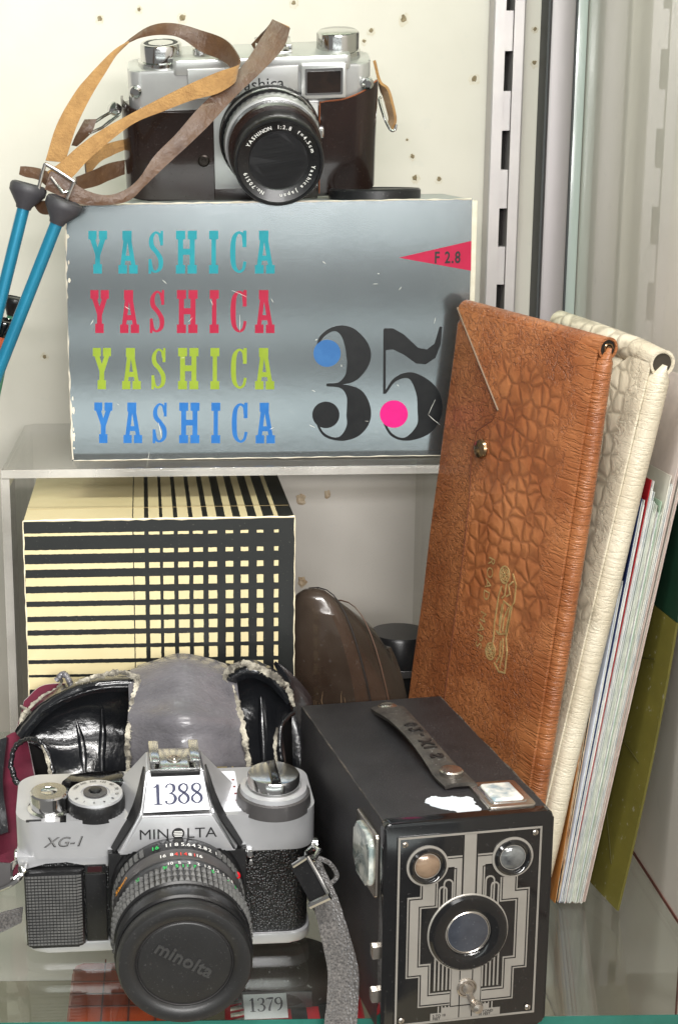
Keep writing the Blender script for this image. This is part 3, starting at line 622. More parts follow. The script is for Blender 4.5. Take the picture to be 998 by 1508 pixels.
# ---------------------------------------------------------------- box camera
m_leatherette = mat('black_leatherette', srgb(27, 27, 29), .42, col2=srgb(42, 41, 43), nscale=60, bump=1.0, bscale=1500, bdist=.00035, dust=.15, dscale=900, spec=.5)
m_gloss = mat('gloss_black', srgb(11, 11, 12), .12, coat=.5, dust=.06, dscale=900, col2=srgb(17, 17, 18), nscale=200)
m_plate = mat('plate_silver', srgb(172, 168, 160), .34, .55, col2=srgb(158, 154, 146), nscale=60)
m_nickel = mat('nickel', srgb(204, 196, 186), .22, .95, col2=srgb(176, 168, 158), nscale=200)
BC = TRS((.0864, .6131, .0004), .1643)
t = thing('box_camera', 'black box camera with a silver striped art deco front and leather handle', 'box camera', BC)
def bcb(mb, name, mt, parent=None, **k): return mb.build(name, mt, parent or t, scale=.001, **k)
Wc, Hc, Dc = 75.8, 102.6, 148.4
bcb(MB().box(.5, Wc-.5, 3, Dc, .6, Hc-.6, 1.4), 'body', m_leatherette)
frame = bcb(MB().prism(rect(0, 0, Wc, Hc, 3.2, 5), 0, 5.5, 'xz', bev=1.2), 'front_frame', m_gloss)
plate = bcb(MB().prism(rect(5.6, 6, 70.9, 96.4, .8, 2), -.35, .6, 'xz', bev=.2), 'face_plate', m_gloss)
y0, y1 = -.62, -.2
XC = 38.3
mb = MB(); mb.stroke([(6.6, 7), (6.6, 95.4), (70, 95.4), (70, 7), (6.6, 7)], .9, y0, y1)
bcb(mb, 'plate_border', m_plate, plate, smooth=0)
def mir(q, s): return [(XC+s*(x-XC), z) for x, z in q]
band = [(16.4,73.6),(16.4,67.6),(10.7,67.6),(10.7,29.3),(16.5,29.3),(16.5,14.6),(31.2,14.6),(31.2,21),(21.9,21),(21.9,35.4),(17.0,35.4),(17.0,62),(24.2,62),(24.2,73.6)]
inset = [(17.2,73.5),(17.2,66.7),(11.6,66.7),(11.6,30.2),(17.4,30.2),(17.4,15.5),(31,15.5)]
inset2 = [(23.3,73.5),(23.3,62.9),(16.1,62.9),(16.1,34.5),(21.0,34.5),(21.0,20.1),(31,20.1)]
for s in (1, -1):
    f = lambda q: mir(q, s)
    mb = MB(); mb.prism(f(band), y0, y1, 'xz'); bcb(mb, 'deco_band', m_plate, plate, smooth=0)
    mb = MB(); mb.stroke(f(inset), .55, y0-.06, y0+.05); mb.stroke(f(inset2), .5, y0-.06, y0+.05); bcb(mb, 'band_line', m_gloss, plate, smooth=0)
    mb = MB(); mb.prism(f([(28,80.4),(31.4,80.4),(31.4,64),(34.8,64),(34.8,85.4),(28,85.4)]), y0, y1, 'xz'); bcb(mb, 'deco_arm', m_plate, plate, smooth=0)
    mb = MB(); mb.stroke(f([(28,84.5),(34.8,84.5)]), .45, y0-.06, y0+.05); mb.stroke(f([(32.3,64),(32.3,79.6),(28,79.6)]), .45, y0-.08, y0-.0); bcb(mb, 'arm_line', m_gloss, plate, smooth=0)
    for cx, r, top in ((28.9, 1.9, 72.6), (26.6, 1.6, 69.8)):
        arc = [(cx-r, 60)]+[(cx-r*math.cos(R_(a)), top+r*math.sin(R_(a))) for a in range(0, 181, 20)]+[(cx+r, 60)]
        mb = MB(); mb.stroke(f(arc), .7, y0-.02*(cx > 28), y1); bcb(mb, 'deco_arch', m_plate, plate, smooth=0)
    for k, x in enumerate((23.9, 25.7, 27.5, 29.3, 31.0)):
        bcb(MB().stroke(f([(x, 22), (x, 38)]), .75, y0, y1), 'deco_bar', m_plate, plate, smooth=0)
    for k in range(4): bcb(MB().stroke(f([(26+1.6*k, 11), (26+1.6*k, 14.2)]), .6, y0, y1), 'deco_bar', m_plate, plate, smooth=0)
bcb(MB().prism([(35.6, 60), (41.0, 60), (41.0, 95.2), (35.6, 95.2)], y0, y1, 'xz'), 'deco_bar', m_plate, plate, smooth=0)
bcb(MB().prism([(31.6, 14), (45, 14), (45, 40), (31.6, 40)], y0, y1, 'xz'), 'deco_bar', m_plate, plate, smooth=0)
mb = MB()
for x in (35.4, 41.2): mb.stroke([(x, 8), (x, 34)], .5, y0-.06, y0+.05)
bcb(mb, 'bar_line', m_gloss, plate, smooth=0)
tp = bcb(MB().prism([(22.4, 7.6), (54.4, 7.6), (54.4, 11), (49, 11), (49, 13.4), (27.6, 13.4), (27.6, 11), (22.4, 11)], y0-.04, y1, 'xz'), 'caption_plate', m_plate, plate, smooth=0)
mb = MB()
for x, z, s in ((23.4, 9.3, '5 TO 10'), (23.4, 7.9, 'FEET'), (44.4, 9.3, 'BEYOND'), (44.4, 7.9, '10 FEET')): mb.text(s, fr(x, y0-.12, z), 1.7, .03)
bcb(mb, 'lettering', m_gloss, tp, smooth=0)
m_finder = mat('finder_lens', srgb(52, 54, 56), .04, coat=1, col2=srgb(120, 122, 120), nscale=160)
for cx, cz, mt in ((19.2, 82.0, mat('finder_mirror', srgb(150, 128, 106), .18, .2, col2=srgb(92, 74, 60), nscale=90)), (57.4, 82.6, m_finder)):
    fd = bcb(MB().lathe([(9.3, 0), (9.3, .8), (8.5, .9)], (cx, -.2, cz), (0, -1, 0), 56), 'finder', m_plate)
    bcb(MB().lathe([(8.4, .6), (8.2, 1.5), (7.2, 2.2), (6.4, 1.8), (5.6, .6)], (cx, -.2, cz), (0, -1, 0), 56), 'finder_rim', m_gloss, fd)
    bcb(MB().lathe([(5.7, .8), (4.5, 1.6), (2.5, 2.1), (.3, 2.3)], (cx, -.2, cz), (0, -1, 0), 40), 'finder_lens', mt, fd)
ln = bcb(MB().lathe([(18.3, .3), (18.3, .8), (17.9, 1.0)], (XC, 0, 48.9), (0, -1, 0), 72), 'lens_mount', m_plate)
bcb(MB().lathe([(17.7, .4), (17.7, 1.6), (16.6, 2.6), (13.4, 2.9), (10.6, 2.0), (9.9, .6), (9.6, .2)], (XC, 0, 48.9), (0, -1, 0), 72), 'lens_ring', m_gloss, ln)
bcb(MB().lathe([(9.9, .9), (7, 1.3), (3.5, 1.6), (.3, 1.7)], (XC, 0, 48.9), (0, -1, 0), 48), 'lens_window', mat('lens_window', srgb(38, 42, 50), .05, coat=1, col2=srgb(60, 64, 72), nscale=70, dust=.1, dscale=900), ln)
bcb(MB().lathe([(9.3, 1.0), (9.5, 1.3), (9.9, 1.1)], (XC, 0, 48.9), (0, -1, 0), 56, cap0=False, cap1=False), 'lens_trim', m_nickel, ln)
lv = bcb(MB().lathe([(4.5, .4), (4.5, 1.3), (3.9, 1.8), (3.4, 1.2), (2.6, 1.2), (2.2, 2.1), (.5, 2.4)], (38.6, 0, 22.2), (0, -1, 0), 36), 'shutter_lever', m_nickel)
bcb(MB().hexa([(37.6, -1.2, 20), (40.4, -1.2, 20.6), (44, -1.2, 14), (41.2, -1.2, 12.6), (37.6, -2.0, 20), (40.4, -2.0, 20.6), (44, -2.0, 14), (41.2, -2.0, 12.6)], .3), 'lever_arm', m_nickel, lv)
bcb(MB().lathe([(2.6, 1), (2.8, 3), (2.2, 4.6), (.4, 5.2)], (42.9, 0, 13.4), (0, -1, 0), 28), 'lever_button', m_nickel, lv)
for x, z in ((9.2, 92.6), (67.4, 93.2), (67.3, 9.4), (9.2, 9.2)):
    sc = bcb(MB().lathe([(1.35, .2), (1.35, .8), (.9, 1.15), (.2, 1.2)], (x, 0, z), (0, -1, 0), 20), 'screw', m_nickel)
    bcb(MB().box(x-.12, x+.12, -1.26, -1.1, z-1.1, z+1.1), 'screw_slot', m_gloss, sc)
m_rub = mat('rubbed_edge', srgb(120, 112, 104), .5, .5, col2=srgb(50, 46, 44), nscale=500, namt=.3)
for a, b in (((1, 4, Hc-.9), (Wc-1, 4, Hc-.9)), ((.9, 4, Hc-1), (.9, Dc-1, Hc-1)), ((Wc-.9, 4, Hc-1), (Wc-.9, Dc-1, Hc-1)), ((.9, 3.5, 2), (.9, 3.5, Hc-2))):
    a, b = Vector(a), Vector(b); n = 40
    bcb(MB().tube([a.lerp(b, k/n)+Vector((random.uniform(-.1, .1), 0, random.uniform(-.1, .1))) for k in range(n+1)], [.5*max(.1, .55+mnoise.noise(Vector((k*.35, a.x, a.z)))) for k in range(n+1)], 6), 'rubbed_edge', m_rub)
# top: finder window, handle, torn label
vw = bcb(MB().prism(rect(48.2, 5.5, 70.2, 33, 2, 4), Hc-.8, Hc+1.0, 'xy', bev=.5, bevside='back'), 'top_finder', m_nickel)
bcb(MB().prism(rect(50.8, 8.5, 67.4, 29, 2, 4), Hc+.9, Hc+1.5, 'xy', bev=.3, bevside='back'), 'window_rim', m_bright, vw)
bcb(MB().prism(rect(52, 9.8, 66.2, 27.6, 1.5, 4), Hc+1.2, Hc+2.6, 'xy', bev=1.0, seg=4, bevside='back'), 'finder_window', mat('top_window', srgb(150, 168, 174), .04, coat=1, col2=srgb(236, 236, 226), nscale=120, namt=.2), vw)
vs_ = bcb(MB().prism(rect(7.5, 64, 38, 94, 2, 4), -1.3, .2, 'yz', bev=.5), 'side_finder', m_nickel)
bcb(MB().prism(rect(10.5, 67, 35, 91, 5, 5), -3.4, -1.0, 'yz', bev=1.8, seg=4), 'finder_window', mat('side_window', srgb(126, 140, 138), .05, coat=1, col2=srgb(214, 216, 206), nscale=100, namt=.2), vs_)
hp = [(41, 131, .8), (40.6, 120, 2.6), (40.2, 104, 4.8), (40.4, 86, 5.4), (41, 68, 4.6), (42, 52, 2.6), (43, 40, 1.3), (44.4, 30, .7)]
wd = [8.2, 7.6, 6.4, 5.6, 5.6, 6.2, 7.4, 7.4]
m_handle = mat('handle_leather', srgb(44, 41, 39), .5, col2=srgb(74, 70, 64), nscale=160, namt=.4, bump=.6, bscale=300, bdist=.0006, dust=.4, dscale=500)
mb = MB(); mb.loft([[Vector((x-w_, y, Hc+z)) for (x, y, z), w_ in zip(hp, wd)], [Vector((x-w_*.5, y, Hc+z+.9)) for (x, y, z), w_ in zip(hp, wd)], [Vector((x+w_*.5, y, Hc+z+.9)) for (x, y, z), w_ in zip(hp, wd)], [Vector((x+w_, y, Hc+z)) for (x, y, z), w_ in zip(hp, wd)]], 8, 4, 1.8, jit=.25, jscale=.2)
hd = bcb(mb, 'handle', m_handle)
mb = MB(); mt0 = Matrix.Translation((0, 0, 0))
for k, ch in enumerate('SIX-20'):
    y = 58+7.0*k; i = min(range(len(hp)-1), key=lambda q: 0 if hp[q][1] >= y >= hp[q+1][1] else 1); a, b = hp[i], hp[i+1]; f = (y-a[1])/(b[1]-a[1]); p = Vector(a).lerp(Vector(b), f)
    sl = math.atan2(b[2]-a[2], b[1]-a[1])
    mb.text(ch, Matrix.Translation((p.x+3.2, p.y, Hc+p.z+2.15)) @ Matrix.Rotation(sl, 4, 'X') @ Matrix.Rotation(R_(90), 4, 'Z'), 8.6, .25, ext=.3)
bcb(mb, 'embossing', mat('emboss', srgb(30, 28, 27), .4), hd, smooth=0)
bcb(MB().lathe([(4.8, 0), (5, .8), (3.6, 1.9), (1, 2.3)], (40.9, 129, Hc+2.0), (0, 0, 1), 32), 'rivet', m_nickel, hd)
bcb(MB().lathe([(5.2, 0), (5.4, 2.4), (4.8, 3.0), (1, 3.3)], (43, 39, Hc+2.6), (0, 0, 1), 32), 'rivet', m_nickel, hd)
pl = [(24,19),(26,23),(30,25),(34,22.5),(38,23.5),(41,21),(44,22),(46.5,19),(45,13),(46,8),(43,2.5),(39,5),(35,4),(34,8.5),(30,11),(27,14)]
pj = []
for (xa, ya), (xb, yb) in zip(pl, pl[1:]+pl[:1]):
    for k in range(5): pj.append((xa+(xb-xa)*k/5+random.uniform(-.45, .45), ya+(yb-ya)*k/5+random.uniform(-.45, .45)))
bcb(MB().prism([(x, y) for x, y in pj], Hc-.7, Hc-.38, 'xy'), 'torn_label', mat('torn_paper', srgb(226, 230, 232), .85, col2=srgb(190, 202, 210), nscale=140))
for z in (41.5, 20.5): bcb(MB().prism([(3.2, z-3.6), (6.8, z-3), (7.4, z+2.4), (5, z+3.4), (3, z+2.2)], -3.2, .8, 'yz', bev=.3), 'side_tab', m_nickel)
# ---------------------------------------------------------------- reflex camera
m_silver = mat('silver_paint', srgb(210, 211, 213), .28, .58, col2=srgb(194, 195, 197), nscale=40, bump=.05, bscale=1600, bdist=.0001, dust=.12, dscale=700)
m_pebble = mat('pebbled_leatherette', srgb(22, 23, 24), .34, bump=.9, bscale=850, bdist=.0006, btype='pebble', coat=.25)
m_lensblack = mat('lens_black', srgb(20, 20, 21), .30, col2=srgb(30, 30, 31), nscale=90, dust=.10, dscale=1200)
m_rubber = mat('grip_rubber', srgb(104, 104, 102), .5, col2=srgb(74, 74, 74), nscale=90)
m_grey = mat('grey_ring', srgb(96, 94, 94), .34, .6)
m_cap = mat('cap_plastic', srgb(38, 38, 38), .38, col2=srgb(30, 30, 30), nscale=30, bump=.25, bscale=1400, bdist=.0002, dust=.07, dscale=900)
m_red = mat('red_dot', srgb(214, 20, 34), .35, coat=.4)
m_green = mat('green_print', srgb(40, 190, 90), .5); m_orange = mat('orange_print', srgb(240, 160, 40), .5); m_redp = mat('red_print', srgb(214, 60, 50), .5)
SLR_K = 1.028
SLR = TRS((-.00679, .6924, .0077), .0514, .0856, -.0058)
t = thing('reflex_camera', 'silver and black reflex camera with lens cap on and a 1388 tag', 'camera', SLR)
def sb(mb, name, mt, parent=None, **k): return mb.build(name, mt, parent or t, scale=.001*SLR_K, **k)
def cx(sc, x): return 5+sc*(x-5)
sb(MB().prism(rect(-66, 1, 67.5, 44, 10, 8), -2, 48, 'xy'), 'body', m_pebble)
sb(MB().prism(rect(-67.4, -.6, 68.6, 45, 10.5, 8), -4.5, .8, 'xy', bev=.7, bevside='both'), 'base_plate', m_silver)
top = sb(MB().prism(rect(-69, -1.6, 70, 45, 11, 10), 46.5, 65.5, 'xy', bev=2.6, seg=4, bevside='back'), 'top_plate', m_silver)
sb(MB().prism([(-69.1, 48), (-24, 46), (-24, 41), (-36, 41.2), (-46, 44.6), (-56, 44.2), (-64, 41), (-68, 41)], -1.2, 8, 'xz', bev=.5), 'grip_shoulder', m_silver)
mb = MB(); mb.text('XG-1', fr(-56.2, -1.85, 52.6), 7.2, .09, shear=.35, sx=1.08); sb(mb, 'lettering', m_engrave, top, smooth=0)
mb = MB(); mb.text('XG-1', fr(-55.8, -1.9, 52.9), 6.8, -.08, shear=.35, sx=1.10); sb(mb, 'lettering', mat('engrave_grey', srgb(150, 150, 150), .4, .5), top, smooth=0)
# mirror box and mount
sb(MB().prism([(-27, 0), (37, 0), (37, 50), (-27, 50)], -5.2, 2, 'xz', bev=1.2), 'mirror_box', m_lensblack)
sb(MB().prism(rect(-38, 37.6, -28, 42.4, .5, 2), -1.4, 2, 'xz', bev=.3).box(-38, -28, -.6, 2, 1, 37, .4), 'timer_panel', m_lensblack)
sb(MB().prism(rect(-36.6, 38.5, -30, 41.4, .3, 2), -1.6, -1.2, 'xz'), 'timer_window', mat('dark_red_lens', srgb(44, 10, 14), .06, coat=1))
sb(MB().lathe([(2.2, 0), (2.2, 3.4), (1.4, 4)], (38.6, 0, 46), (0, -1, 0), 20).lathe([(1.6, 0), (1.6, 2.4), (1, 3)], (39.2, 0, 40.8), (0, -1, 0), 18), 'release_button', m_bright)
# ribbed grip
grip = sb(MB().prism(rect(-66.2, -4.6, -38.6, 10, 3, 5), .8, 41, 'xy', bev=1.2, bevside='both'), 'grip', m_lensblack)
for k in range(23):
    z = 2.6+k*1.62
    sb(MB().prism([(-65.2, -4.4), (-65.2, -5.05), (-42, -5.35), (-39.6, -4.4)], z, z+.95, 'xy'), 'rib', m_rubber, grip, smooth=0)
mb = MB()
for k in range(15): mb.box(-64.6+k*1.6, -64.35+k*1.6, -5.36, -4.5, 2.2, 39.4)
sb(mb, 'rib_groove', m_lensblack, grip, smooth=0)
# prism housing
def quad(mb, pts): return mb.poly(pts)
def hx(hw, x): return 5+hw*x
P_ = lambda hw, y, z, s: Vector((5+s*hw, y, z))
mb = MB()
V = {}
for s in (-1, 1):
    V[s] = [mb.bm.verts.new(p) for p in (P_(27.2, -8.4, 50.6, s), P_(16.2, -7.4, 71, s), P_(13.2, 5, 86.2, s), P_(12.2, 26, 86.2, s), P_(16, 42, 66, s), P_(30, 30, 64, s), P_(29, -1, 50.6, s))]
l, r = V[-1], V[1]
for q in ([l[0], r[0], r[1], l[1]], [l[1], r[1], r[2], l[2]], [l[2], r[2], r[3], l[3]], [l[3], r[3], r[4], l[4]]): mb.face(q)
for a in (l, r): mb.face([a[0], a[1], a[5], a[6]]); mb.face([a[1], a[2], a[3], a[5]]); mb.face([a[3], a[4], a[5]])
mb.face([l[0], l[6], r[6], r[0]]); mb.face([l[6], l[5], l[4], r[4], r[5], r[6]])
bmesh.ops.bevel(mb.bm, geom=[e for e in mb.bm.edges], offset=.9, segments=3, affect='EDGES', clamp_overlap=True)
prism = sb(mb, 'prism_housing', m_silver)
for s in (-1, 1):
    mb = MB(); mb.loft([[P_(28.6, -6.2, 51.5, s), P_(17.6, -5.6, 71, s), P_(14.3, 5.6, 86, s)], [P_(30.2, -2.5, 51.5, s), P_(19.8, .5, 71, s), P_(14.2, 10, 86, s)]], 4, 2, .9); sb(mb, 'prism_cheek', m_lensblack, prism)
mb = MB(); mb.prism([(-20.0, 52.6), (30.0, 52.6), (21.0, 69.6), (-11.0, 69.6)], -8.9, -7.0, 'xz', bev=.3); 
sb(mb, 'name_plate', m_silver, prism)
mb = MB(); mb.text('MIN', fr(-12.8, -9.05, 58.8), 7.4, .0, sx=1.06); mb.text('LTA', fr(8.9, -9.05, 58.8), 7.4, .0, sx=1.08); sb(mb, 'lettering', m_engrave, prism, smooth=0)
gl = sb(MB().prism([(5.3+2.9*math.cos(2*math.pi*k/32), 61.3+2.8*math.sin(2*math.pi*k/32)) for k in range(32)], -9.06, -8.8, 'xz'), 'emblem', m_engrave, prism, smooth=0)
mb = MB()
for z in (59.9, 60.7, 61.5, 62.3): mb.box(3.1+abs(z-61.3)*.4, 7.5-abs(z-61.3)*.4, -9.16, -9.0, z-.2, z+.2)
sb(mb, 'emblem_line', m_white, gl, smooth=0)
# price tag on the sloping facet
a = Vector((5, -7.4, 71)); b = Vector((5, 5, 86.2)); up = (b-a).normalized(); nr = Vector((1, 0, 0)).cross(up)
TM = Matrix((Vector((1, 0, 0)), up, nr)).transposed().to_4x4(); TM.translation = a+nr*.25+up*.2
m_paper = mat('tag_paper', srgb(232, 234, 238), .8, col2=srgb(222, 225, 230), nscale=60)
mb = MB(); vv = [TM @ Vector(p) for p in ((-15.2, .3, 0), (14.8, .6, .5), (12.6, 17.8, .1), (-12.4, 18.0, 0))]; mb.hexa([p for p in vv]+[p+nr*.25 for p in vv])
ptag = sb(mb, 'price_tag', m_paper, t, smooth=0)
def digit(ch):
    """serif numerals as brush strokes in a unit cell .62 wide, 1 high"""
    return {'1': [[(.10,.80,.03),(.20,.86,.06),(.31,.97,.03)], [(.31,.98,.15),(.31,.5,.15),(.31,.02,.15)], [(.12,.02,.045),(.31,.02,.05),(.50,.02,.045)]],
            '3': [[(.08,.80,.10),(.14,.92,.06),(.29,.975,.05),(.45,.88,.13),(.46,.70,.14),(.36,.56,.06),(.22,.53,.04)], [(.22,.53,.04),(.42,.47,.08),(.52,.28,.16),(.42,.08,.10),(.24,.02,.05),(.09,.07,.07),(.07,.18,.12)]],
            '8': [[(.30,.98,.05),(.12,.86,.11),(.12,.68,.13),(.30,.54,.12),(.48,.38,.14),(.50,.18,.13),(.31,.02,.05),(.09,.16,.11),(.09,.34,.10),(.28,.50,.06),(.46,.68,.09),(.46,.88,.08),(.30,.98,.05)]],
            '7': [[(.06,.80,.05),(.08,.93,.05),(.30,.93,.14),(.55,.95,.12)], [(.55,.97,.04),(.36,.55,.08),(.24,.2,.15),(.24,.02,.15)]],
            '9': [[(.30,.98,.05),(.10,.86,.12),(.08,.66,.14),(.22,.50,.08),(.42,.56,.06),(.48,.72,.10),(.42,.92,.09),(.30,.98,.05)], [(.50,.76,.12),(.50,.5,.14),(.38,.18,.10),(.16,.03,.04)]]}[ch]
def tag_number(s, size, M4):
    mb = MB(); x = 0; k = 0
    for ch in s:
        for st in digit(ch):
            k += 1
            q = catmull([Vector(p) for p in st], 6)
            mb.stroke([((p.x+x)*size, p.y*size) for p in q], [max(.004, p.z)*size for p in q], -.004*k*size*.2-.01*size, 0)
        x += .62
    for v in mb.bm.verts: v.co = M4 @ Vector((v.co.x, v.co.z, -v.co.y))
    return mb
TT = TM.copy(); TT.translation = TM @ Vector((-11.4, 3.6, .62))
sb(tag_number('1388', 9.6, TT), 'lettering', mat('tag_ink', srgb(38, 42, 70), .6), ptag, smooth=0)
# hot shoe
sh = sb(MB().box(-6.6, 16.6, 4.5, 25.5, 85.6, 87.2, .4), 'hot_shoe', m_bright)
for x0, x1, xi in ((-6.6, -4.2, -2.0), (14.2, 16.6, 12.0)):
    sb(MB().box(x0, x1, 4.5, 25.5, 87, 91, .4).box(min(x0, xi), max(x1, xi), 4.5, 25.5, 90, 91.4, .4), 'shoe_rail', m_bright, sh)
sb(MB().lathe([(3.4, 0), (3.4, .7), (2.4, .8), (2.3, .3), (1.2, .3), (1, .8)], (5, 14, 87.1), (0, 0, 1), 28), 'shoe_contact', m_nickel, sh)
sb(MB().box(-6.4, 16.4, 2.6, 4.4, 84.2, 86.6, .4), 'shoe_lip', m_lensblack, sh)
# top controls
kn = sb(MB().lathe([(10.2, 64), (10.2, 66.4), (8.8, 67), (8.8, 74), (8.2, 74.8), (4, 74.8), (3.5, 74.4), (.5, 74.2)], (-53.5, 11, 0), (0, 0, 1), 48), 'shutter_button', m_bright)
di = sb(MB().lathe([(13.6, 64), (13.6, 67.2, .5), (13.6, 71.4, .5), (13.0, 72)], (-32, 10.5, 0), (0, 0, 1), 88), 'speed_dial', m_lensblack)
sb(MB().lathe([(12.9, 71.8), (12.6, 73.2), (6.8, 73.6), (6.4, 73)], (-32, 10.5, 0), (0, 0, 1), 56, cap1=True), 'dial_disc', m_silver, di)
sb(MB().lathe([(5.6, 73.2), (5.6, 74), (3.2, 74.4), (3.0, 73.6)], (-32, 10.5, 0), (0, 0, 1), 36), 'dial_hub', m_grey, di)
sb(MB().lathe([(2.6, 73.5), (2.4, 75.2), (.6, 75.4)], (-32, 10.5, 0), (0, 0, 1), 24), 'dial_pin', m_lensblack, di)
mb = MB()
for k, s in enumerate(('1000', '500', '250', '125', '60', '30', '15', '8', '4', '2', '1', 'B')):
    q = R_(150-k*27); mt = Matrix.Translation((-32+9.6*math.cos(q), 10.5+9.6*math.sin(q), 73.6)) @ Matrix.Rotation(q-math.pi/2, 4, 'Z'); mb.text(s, mt, 2.2, .02, align='CENTER')
sb(mb, 'lettering', m_engrave, di, smooth=0)
mb = MB(); mb.prism([(-48, 27), (-44, 33.5), (-36, 36), (-22, 36.5), (-18, 34), (-18, 24), (-24, 22.5), (-34, 25), (-44, 24)], 65, 71.5, 'xy', bev=1.6, bevside='back'); mb.prism([(-52, 21), (-47, 29), (-41, 28), (-46, 20)], 65, 69.5, 'xy', bev=1.2, bevside='back'); sb(mb, 'advance_lever', m_gloss)
sb(MB().box(-48.4, -45.6, -1.8, 3.5, 65.2, 65.9), 'counter_window', m_gloss, top)
sb(MB().box(-64, -57, -.6, .8, 65.2, 65.8), 'index_mark', m_engrave, top)
ra = sb(MB().lathe([(17.4, 64), (17.4, 66, .3), (17.0, 71, .3), (15.8, 71.6)], (51, 10, 0), (0, 0, 1), 100), 'film_speed_ring', m_grey)
sb(MB().lathe([(15.8, 71), (15.4, 73.6), (13, 74.2), (12.6, 73.4)], (51, 10, 0), (0, 0, 1), 64), 'ring_disc', m_silver, ra)
rw = sb(MB().lathe([(12.2, 73), (12.2, 79), (11.6, 80), (9, 80.4), (.6, 80.4)], (51, 10.5, 0), (0, 0, 1), 56), 'rewind_knob', m_bright)
sb(MB().hexa([(48.6, -1, 79.6), (53.4, -1, 79.6), (53.4, 21, 79.6), (48.6, 21, 79.6), (49, -1.2, 82.8), (53, -1.2, 82.8), (52.6, 20, 82), (49.4, 20, 82)], .6), 'rewind_crank', m_gloss, rw)
mb = MB()
for k, s in enumerate(('FULL', 'ON', 'OFF', 'SELF')): mb.text(s, Matrix.Translation((24.5, 31-6.8*k, 65.9)), 2.6, .04)
for k in range(4): mb.box(33.4, 34.6, 31.2-6.8*k, 32.4-6.8*k, 65.6, 65.9)
sb(mb, 'lettering', mat('red_brown_print', srgb(120, 48, 44), .5), top, smooth=0)
sb(MB().prism(rect(22.5, 2, 35.6, 41, 1, 2), 65.2, 65.75, 'xy'), 'mode_panel', m_paper, top)
mb = MB()
for k, s in enumerate(('A', 'X', '60')): mb.text(s, Matrix.Translation((-16.8, 24-7*k, 66.0)), 2.4, .03)
sb(mb, 'lettering', m_engrave, top, smooth=0)
# lens
LC = (4.6, 29.8)
def lr(prof, seg=96, **k): return MB().lathe(prof, (LC[0], 0, LC[1]), (0, -1, 0), seg, **k)
def sbl(mb, name, mt, parent=None, **k):
    for v in mb.bm.verts: v.co.x = LC[0]+(v.co.x-LC[0])*.93; v.co.z = LC[1]+(v.co.z-LC[1])*.93
    return sb(mb, name, mt, parent, **k)
mt_ = sbl(lr([(33.4, 3), (33.4, 7), (32.4, 8.4), (31.4, 8.6)]), 'lens_mount', m_lensblack)
lens = sbl(lr([(30.6, 8), (31.8, 9.5), (32.2, 13), (31.6, 19)]), 'aperture_ring', m_lensblack)
for k in range(60):
    if -150 < k*6-90 < 20 or True:
        q = R_(k*6+3)
        if math.sin(q) > .55 and -.5 < math.cos(q) < .62: continue
        n = Vector((math.cos(q), 0, math.sin(q))); tt = Vector((-math.sin(q), 0, math.cos(q))); c0 = Vector((LC[0], 0, LC[1]))+n*32.0
        mb = MB(); mb.hexa([c0+tt*sx*1.0+n*h+Vector((0, -y, 0)) for h in (-.6, .7) for sx, y in ((-1, 12.5), (1, 12.5), (1, 17.5), (-1, 17.5))]); sbl(mb, 'grip_rib', m_rubber, lens, smooth=0)
sbl(lr([(31.4, 18.8), (32.0, 19.6), (31.6, 26), (31.0, 27)]), 'depth_scale_ring', m_grey)
fo = sbl(lr([(31.0, 26.6), (31.8, 27.6), (32.4, 33), (32.4, 47), (31.6, 48)]), 'focus_ring', m_lensblack)
for k in range(72):
    q = R_(k*5); n = Vector((math.cos(q), 0, math.sin(q))); tt = Vector((-math.sin(q), 0, math.cos(q))); c0 = Vector((LC[0], 0, LC[1]))+n*32.3
    if math.sin(q) < -.45: continue
    for y in (34.4, 38.8, 43.2):
        mb = MB(); b0 = [c0+tt*sx*1.15+Vector((0, -yy, 0)) for sx, yy in ((-1, y), (1, y), (1, y+3.6), (-1, y+3.6))]
        b1 = [c0+n*1.3+tt*sx*.35+Vector((0, -yy, 0)) for sx, yy in ((-1, y+1), (1, y+1), (1, y+2.6), (-1, y+2.6))]
        mb.hexa(b0+b1); sbl(mb, 'grip_stud', m_rubber, fo, smooth=0)
fr_ = sbl(lr([(31.2, 47.4), (31.6, 49), (32.4, 54), (32.4, 58), (31.6, 59)]), 'front_rim', m_lensblack)
def an(p0, l): return l
mb = MB(); cyl_text(mb, [(52, '1.7'), (61, '2'), (68, '2.8'), (76, '4'), (83, '5.6'), (91, '8'), (98, '11')], LC, 32.3, 17.4, 4.0, .03, False); sbl(mb, 'lettering', m_white, lens, smooth=0)
mb = MB(); cyl_text(mb, [(110, '16')], LC, 32.4, 17.4, 4.2, .05); sbl(mb, 'lettering', m_green, lens, smooth=0)
mb = MB(); cyl_text(mb, [(72, '16'), (80, '8'), (96, '8'), (104, '16')], LC, 32.0, 25.2, 3.6, .04); sbl(mb, 'lettering', m_white, fo, smooth=0)
mb = MB(); cyl_text(mb, [(76, 'I'), (84, '4'), (88, 'I'), (92, '4')], LC, 32.0, 25.2, 3.8, .04); sbl(mb, 'lettering', m_redp, fo, smooth=0)
mb = MB(); cyl_text(mb, [(42, '0.8'), (50, '1'), (58, '1.2'), (66, '1.5'), (74, '2'), (82, '3'), (90, '5'), (98, '10')], LC, 32.5, 33.2, 3.2, .03); sbl(mb, 'lettering', m_white, fo, smooth=0)
mb = MB(); cyl_text(mb, [(38, '3'), (46, '4'), (62, '5'), (78, '7'), (86, '10'), (94, '15'), (102, '30'), (128, '22')], LC, 33.2, 37.0, 3.4, .05); sbl(mb, 'lettering', m_green, fo, smooth=0)
mb = MB(); cyl_text(mb, [(150, '50mm')], LC, 32.3, 26.0, 4.4, .09); sbl(mb, 'lettering', m_orange, fo, smooth=0)
